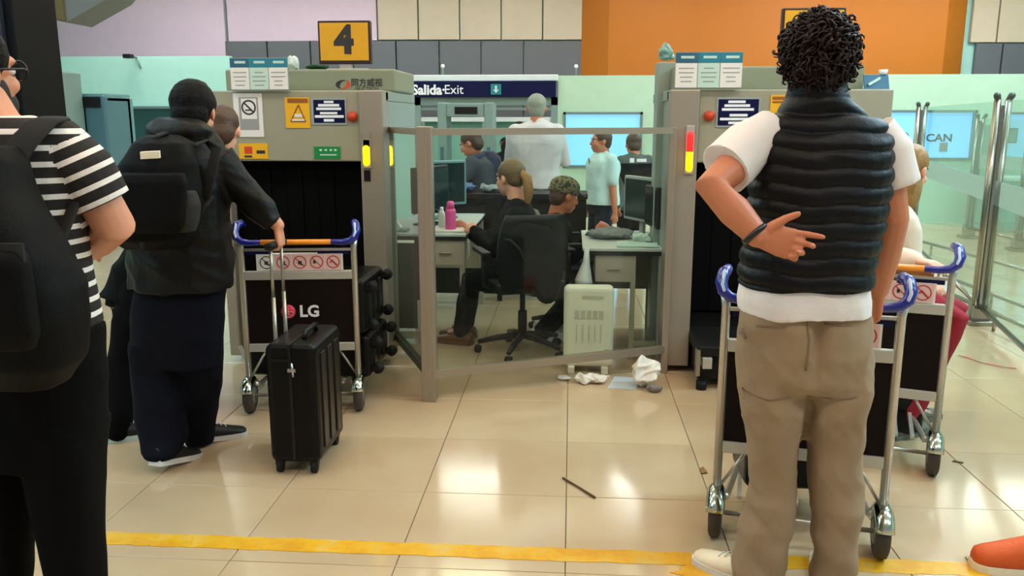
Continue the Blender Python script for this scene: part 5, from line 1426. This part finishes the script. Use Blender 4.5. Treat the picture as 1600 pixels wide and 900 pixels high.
mb.ellip(at(280, 206, 3.36), (.14, .1, .065)).ellip(at(296, 208, 3.44), (.11, .12, .05))
mb.tube(mids(J['shR'], J['elR'], J['wrR'] - V((.015, 0, -.005))), [.085, .078, .07, .062, .05], 18)
mb.tube(mids(J['shL'], J['elL'], J['wrL']), [.085, .078, .07, .062, .05], 18)
me = remesh(mb, .008, 3); P_ = get_co(me).astype(np.float64); N_ = get_no(me)
set_co(me, P_ + N_ * (fold_noise(P_, 16, 33, n=3) * .013 + fold_noise(P_, 38, 34, n=3) * .006)[:, None]); link('jacket', me, 'jacket_black', pj, True)
shoe(pj, (J['anL'].x, 3.28, .05), -14, 'shoe_black', 'sole_white', tip=14); shoe(pj, (J['anR'].x - .005, 3.6, .05), -52, 'shoe_black', 'sole_white', tip=4)
bp = thing('backpack', 'black backpack with a small pale patch on the hooded jacket', 'backpack', tuple(at(240, 388, 3.16)))
mb = MB().loft(pxr([(210, 232, 276, 3.2, .05), (222, 212, 298, 3.17, .09), (256, 190, 308, 3.15, .11), (300, 174, 310, 3.14, .12), (340, 169, 308, 3.14, .12), (372, 180, 302, 3.15, .11), (388, 200, 290, 3.18, .08)], p=2.8))
me = remesh(mb, .008, 4); wrinkle(me, .007, 16, 41); link('pack_body', me, 'backpack_black', bp, True)
mb = MB().loft(pxr([(270, 186, 288, 3.03, .03), (285, 180, 292, 3.025, .036), (350, 178, 288, 3.025, .036), (364, 188, 280, 3.035, .03)], p=3)); link('front_pocket', remesh(mb, .008, 3), 'backpack_black', bp, True)
MB().obox(at(235, 242, 3.045), (.037, 0, .002), (0, .005, .001), (0, 0, .013)).build('patch', 'sole_cream', bp)['label'] = 'small pale patch'
mb = MB().loft(pxr([(298, 276, 304, 3.08, .04), (320, 270, 312, 3.08, .05), (345, 274, 309, 3.08, .05), (362, 280, 304, 3.09, .04)], p=2.6)); link('side_pocket', remesh(mb, .007, 3), 'backpack_grey', bp, True)
strap(bp, [at(262, 213, 3.2), at(258, 208, 3.16), at(246, 212, 3.13), at(226, 222, 3.12)], .022, .012, 'strap_grey', name='grab_handle')
strap(bp, [at(300, 228, 3.2), at(322, 220, 3.3), at(338, 234, 3.27), at(330, 272, 3.235), at(318, 310, 3.22)], .045, .012, 'strap_grey')
strap(bp, [at(332, 305, 3.23), at(318, 324, 3.21), at(302, 345, 3.17)], .024, .008, 'strap_grey', name='lower_strap')
strap(bp, [at(222, 372, 3.05), at(222, 392, 3.03)], .02, .008, 'strap_grey', name='webbing_tail')

# ---- generic figure for the others
def figure(label, J, B, skin, hair, topm, botm, loc, vox=.011, sleeve='long', s=1.0, kx=1.0, ky=1.0, shoes=('shoe_black', 'black_rubber'), hairf=None, hk=None, hem=-.2, seed=1, face=True, wr=.006, toe=None):
    p = thing('person', label, 'person', (loc[0], loc[1], 0))
    body(p, J, B, skin, vox * .75, s=s, hk=hk)
    if face: face_bits(p, J, B, s)
    h = J['h']
    mb = MB().loft(torso(J, .012, -.3, .3, kx, ky)); legs(mb, J, (.06, .055, .043, .04, .034), .008)
    me = remesh(mb, vox, 3); wrinkle(me, wr, 14, seed); link('trousers', me, botm, p, True)
    tab = [(hem, .1, .074)] + [t for t in TORSO if t[0] > hem + .05]
    mb = MB().loft(torso(J, .022, -1, 1.05, kx, ky, tab))
    for k in 'LR':
        sh_in = J['sh' + k].lerp(J['neck'], .35)
        mb.tube([sh_in, J['sh' + k]], [.028 * h, .03 * h + .008], 12, round_=True)
        mb.tube([J['neck'] + V((0, 0, .012)), J['neck'].lerp(J['sh' + k], .5) + V((0, 0, .005)), J['sh' + k]], [.058 * h / 1.7, .056 * h / 1.7, .05 * h / 1.7], 12, round_=True)
        if sleeve == 'long': arm(mb, J, k, R_ARM, .018)
        elif sleeve == 'short': arm(mb, J, k, R_ARM, .02, .75)
    mb.tube([J['neck'] - V((0, 0, .02)), J['neck'].lerp(J['head'], .38)], [.07 * h / 1.7, .064 * h / 1.7], 16)
    me = remesh(mb, vox, 3); wrinkle(me, wr * 1.5, 15, seed + 1); link('top', me, topm, p, True)
    if hairf: hairf(p)
    else: hair_short(J, B, hair, p, s, .009, seed)
    for k in 'LR':
        if J['an' + k].z < .2: shoe(p, J['an' + k], toe if toe is not None else J['yaw'], shoes[0], shoes[1])
    return p
# leaning traveller behind the jacket man
J = skel(-2.1, 3.62, -60, 1.68, head=at(347, 205, 4.02), neck=at(318, 238, 4.0), pelvis=at(218, 440, 3.9), hipL=at(206, 452, 3.98), hipR=at(222, 456, 3.82), shL=at(300, 262, 4.14), shR=at(308, 268, 3.86), elL=at(330, 340, 4.16), wrL=at(322, 400, 4.16), elR=at(300, 350, 3.84), wrR=at(312, 398, 3.88),
         knL=at(212, 560, 4.0), knR=at(192, 575, 3.72), anL=at(230, 650, 4.02), anR=at(184, 672, 3.6))
figure('dark-clothed person with brown hair bending behind the hooded jacket man', J, head_frame(J, 14, -18), 'skin_pale', 'hair_brown', 'trousers_black', 'trousers_black', (-2.05, 3.8), shoes=('shoe_black', 'polo_aqua'), seed=5)

# ---- woman in red trousers at the far right trolley
J = skel(1.6, 4.0, -75, 1.66, head=at(1420, 266, 4.02), neck=at(1394, 322, 4.0), pelvis=at(1396, 462, 3.98), hipL=at(1404, 468, 4.08), hipR=at(1404, 468, 3.9), shL=at(1376, 340, 4.14), shR=at(1368, 342, 3.86), elR=at(1376, 402, 3.74), wrR=at(1428, 408, 3.62), elL=at(1396, 410, 4.2), wrL=at(1436, 432, 4.1),
         knL=at(1486, 480, 4.12), knR=at(1488, 494, 3.9), anL=at(1424, 640, 4.1), anR=at(1408, 662, 3.9))
Bh = head_frame(J, -50, -12)
def long_hair(p, J=J, B=Bh):
    c = J['head']; g = lambda x, y, z: c + (B[0] * x + B[1] * y + B[2] * z)
    mb = MB().ellip(g(0, -.02, .035), (.088, .103, .092), B).ellip(g(0, -.06, -.06), (.085, .055, .1), B).ellip(g(.055, -.02, -.1), (.03, .05, .09), B).ellip(g(-.055, -.02, -.1), (.03, .05, .09), B)
    me = remesh(mb, .008, 3); P_ = get_co(me).astype(np.float64); N_ = get_no(me)
    set_co(me, P_ + N_ * (fold_noise(P_, 60, 3, aniso=(1, 1, .25)) * .012)[:, None]); link('hair', me, 'hair_blonde', p, True)
figure('blonde person in red trousers sitting behind the far right trolley', J, Bh, 'skin_pale', 'hair_blonde', 'sleeve_cream', 'trousers_red', (1.6, 4.0), vox=.009, hairf=long_hair, shoes=('shoe_grey', 'shoe_grey'), seed=9, kx=.95, toe=-60)
suitcase('dark suitcase used as a seat behind the far right trolley', 1.42, 1.68, 3.84, 4.2, .03, .545, 'side', panelled=False)

# ---- operators inside the screen
J = skel(-.3, 5.3, 70, 1.64, head=at(797, 278, 5.42), neck=at(808, 318, 5.4), pelvis=at(812, 428, 5.34), hipL=at(806, 432, 5.24), hipR=at(806, 432, 5.44), shL=at(806, 338, 5.25), shR=at(800, 338, 5.55), elL=at(772, 392, 5.28), wrL=at(742, 360, 5.5), elR=at(770, 390, 5.66), wrR=at(735, 362, 5.7),
         knL=at(736, 440, 5.3), knR=at(736, 438, 5.52), anL=at(722, 515, 5.42), anR=at(728, 505, 5.6))
Bh = head_frame(J, 52, -6)
def pony(p, J=J, B=Bh):
    c = J['head']; g = lambda x, y, z: c + (B[0] * x + B[1] * y + B[2] * z)
    mb = MB().ellip(g(0, -.018, .036), (.085, .1, .09), B).ellip(g(0, -.05, 0), (.07, .06, .07), B)
    hb = link('hair', remesh(mb, .008, 3), 'hair_dark_blonde', p, True)
    MB().tube([g(0, -.1, .03), g(0, -.145, -.01), g(0, -.15, -.1), g(0, -.13, -.19)], [.02, .034, .034, .014], 12, round_=True).build('ponytail', 'hair_blonde', hb)
figure('seated operator with blonde ponytail facing the left desk', J, Bh, 'skin_pale', 'hair_dark_blonde', 'uniform_dark', 'trousers_black', (-.33, 5.36), hairf=pony, shoes=('brown_shoe', 'brown_shoe'), seed=13)
J = skel(0.0, 5.75, -75, 1.66, head=at(882, 306, 5.75), neck=at(868, 340, 5.75), pelvis=at(862, 440, 5.73), hipL=at(868, 445, 5.83), hipR=at(868, 445, 5.63), shL=at(870, 356, 5.91), shR=at(870, 358, 5.59), elL=at(898, 400, 5.91), wrL=at(934, 372, 5.91), elR=at(896, 404, 5.61), wrR=at(930, 366, 5.71),
         knL=at(925, 452, 5.83), knR=at(905, 456, 5.61), anL=at(850, 512, 5.75), anR=at(846, 520, 5.57))
Bh = head_frame(J, -62, -14)
def cap(p, J=J, B=Bh):
    c = J['head']; g = lambda x, y, z: c + (B[0] * x + B[1] * y + B[2] * z)
    hair_short(J, B, 'hair_brown', p, .97, .009, 3)
    mb = MB().ellip(g(0, -.012, .062), (.094, .112, .075), B).ellip(g(0, -.02, .03), (.092, .11, .035), B)
    cp = link('cap', remesh(mb, .009, 3), 'camouflage', p, True)
    rr = []
    for q in (0, .5, 1):
        rr.append([g(x * .075 * (1 - .35 * q * abs(x)), .085 + q * .075 * (1 - .4 * x * x), .045 - q * .012 - .012 * x * x + z) for x, z in ((-1, 0), (-.5, 0), (0, 0), (.5, 0), (1, 0), (1, .006), (.5, .006), (0, .006), (-.5, .006), (-1, .006))])
    MB().loft(rr).build('peak', 'camouflage', cp)
figure('seated operator in camouflage cap working at the right desk', J, Bh, 'skin_tan', 'hair_brown', 'trousers_black', 'trousers_black', (0, 5.75), hairf=cap, shoes=('sole_white', 'sole_white'), seed=17)
# ---- people standing behind
Y = 7.4; X = xof(838, Y, 250)
J = skel(X, Y, 4, 1.715); J['elL'] += V((-.03, .06, .03)); J['elR'] += V((.03, .06, .03)); J['wrL'] = J['elL'] + V((.1, .2, .02)); J['wrR'] = J['elR'] + V((-.1, .2, .02))
figure('grey-haired man in white long-sleeved shirt seen from behind', J, head_frame(J, 4), 'skin_tan', 'hair_grey', 'shirt_white', 'uniform_grey', (X, Y), seed=21, kx=1.22, ky=1.2, hem=-.02)
Y = 7.45; X = xof(760, Y, 300)
J = skel(X, Y, 62, 1.66, head=at(736, 224, 7.35), neck=at(745, 246, 7.40), pelvis=at(762, 318, 7.45), shL=at(738, 254, 7.23), shR=at(752, 250, 7.57), elL=at(722, 282, 7.20), wrL=at(712, 296, 7.17), elR=at(730, 280, 7.60), wrR=at(718, 296, 7.55))
figure('man in slate jacket bending over the search table', J, head_frame(J, 75, -25), 'skin_tan', 'hair_brown', 'jacket_slate', 'trousers_navy', (X, Y), seed=25, kx=1.1, ky=1.15)
bp = thing('backpack', 'small navy backpack on the man in the slate jacket', 'backpack', tuple(at(770, 290, 7.45)))
mb = MB().loft(pxr([(236, 752, 772, 7.50, .09), (246, 752, 782, 7.50, .13), (262, 757, 786, 7.50, .14), (280, 758, 785, 7.50, .14), (290, 760, 780, 7.50, .1)]))
link('pack_body', remesh(mb, .012, 3), 'jacket_navy', bp, True)
MB().tube([at(756, 240, 7.35), at(744, 246, 7.23), at(742, 262, 7.21)], .02, 8).build('shoulder_strap', 'jacket_navy', bp)
for (px, py, Y, h, lb, sd) in ((811, 201, 9.6, 1.47, 'dark-haired person in black just left of the white shirt man', 29), (789, 228, 10.2, 1.28, 'short dark-haired person in black in the middle distance', 30)):
    X = xof(px, Y, py); J = skel(X, Y, 170, h)
    figure(lb, J, head_frame(J, 170), 'skin_tan', 'hair_black', 'uniform_dark', 'trousers_black', (X, Y), vox=.014, seed=sd, s=h / 1.7)
Y = 7.7; X = xof(940, Y, 280)
J = skel(X, Y, 115, 1.40); J['elR'] += V((0, -.05, 0)); J['wrL'] = J['elL'] + V((.02, -.05, -.22))
pl_ = figure('man in pale aqua polo shirt standing beside the lit window', J, head_frame(J, 108), 'skin_tan', 'hair_brown', 'polo_aqua', 'trousers_navy', (X, Y), seed=33, kx=1.12, ky=1.45, sleeve='short', s=.9, hem=-.05)
c = J['neck'] + J['fwd'] * .13 + V((0, 0, -.12))
MB().tube([c + V((-.02, 0, .09)), c + V((-.005, -.01, .02)), c + V((-.002, -.012, -.04))], .008, 6).build('hanging_glasses', 'equip_blue', pl_)
Y = 8.1; X = xof(990, Y, 260)
J = skel(X, Y, 20, 1.36, elL=at(973, 290, 8.0), wrL=at(968, 322, 7.9)); J['head'] += V((0, .02, -.01))
po_ = figure('officer in black vest with white lettering beside the right scanner', J, head_frame(J, 10, -15), 'skin_tan', 'hair_brown', 'uniform_grey', 'trousers_black', (X, Y), seed=37, kx=1.1, s=.9)
mb = MB().loft(torso(J, .045, .2, .9, 1.1, 1.1)); me = remesh(mb, .012, 3); vv = link('vest', me, 'uniform_dark', po_, True)
MB().box(*rect(984, 244, 991, 254, 7.86)[:2], 7.855, 7.86, *rect(984, 247, 991, 254, 7.86)[2:]).box(*rect(995, 248, 1010, 253, 7.86)[:2], 7.855, 7.86, *rect(995, 248, 1010, 253, 7.86)[2:]).build('vest_lettering', 'sign_white', vv)

# ---- orange sneaker at the lower right corner
a = az(1560, 896)
sn = thing('sneaker', 'orange sneaker with cream sole at the lower right corner', 'sneaker', (a.x + .1, a.y, 0))
s0 = shoe(sn, (a.x + .155, a.y + .02, .05), 84, 'sneaker_orange', 'sole_cream', L=.31, zk=1.5)
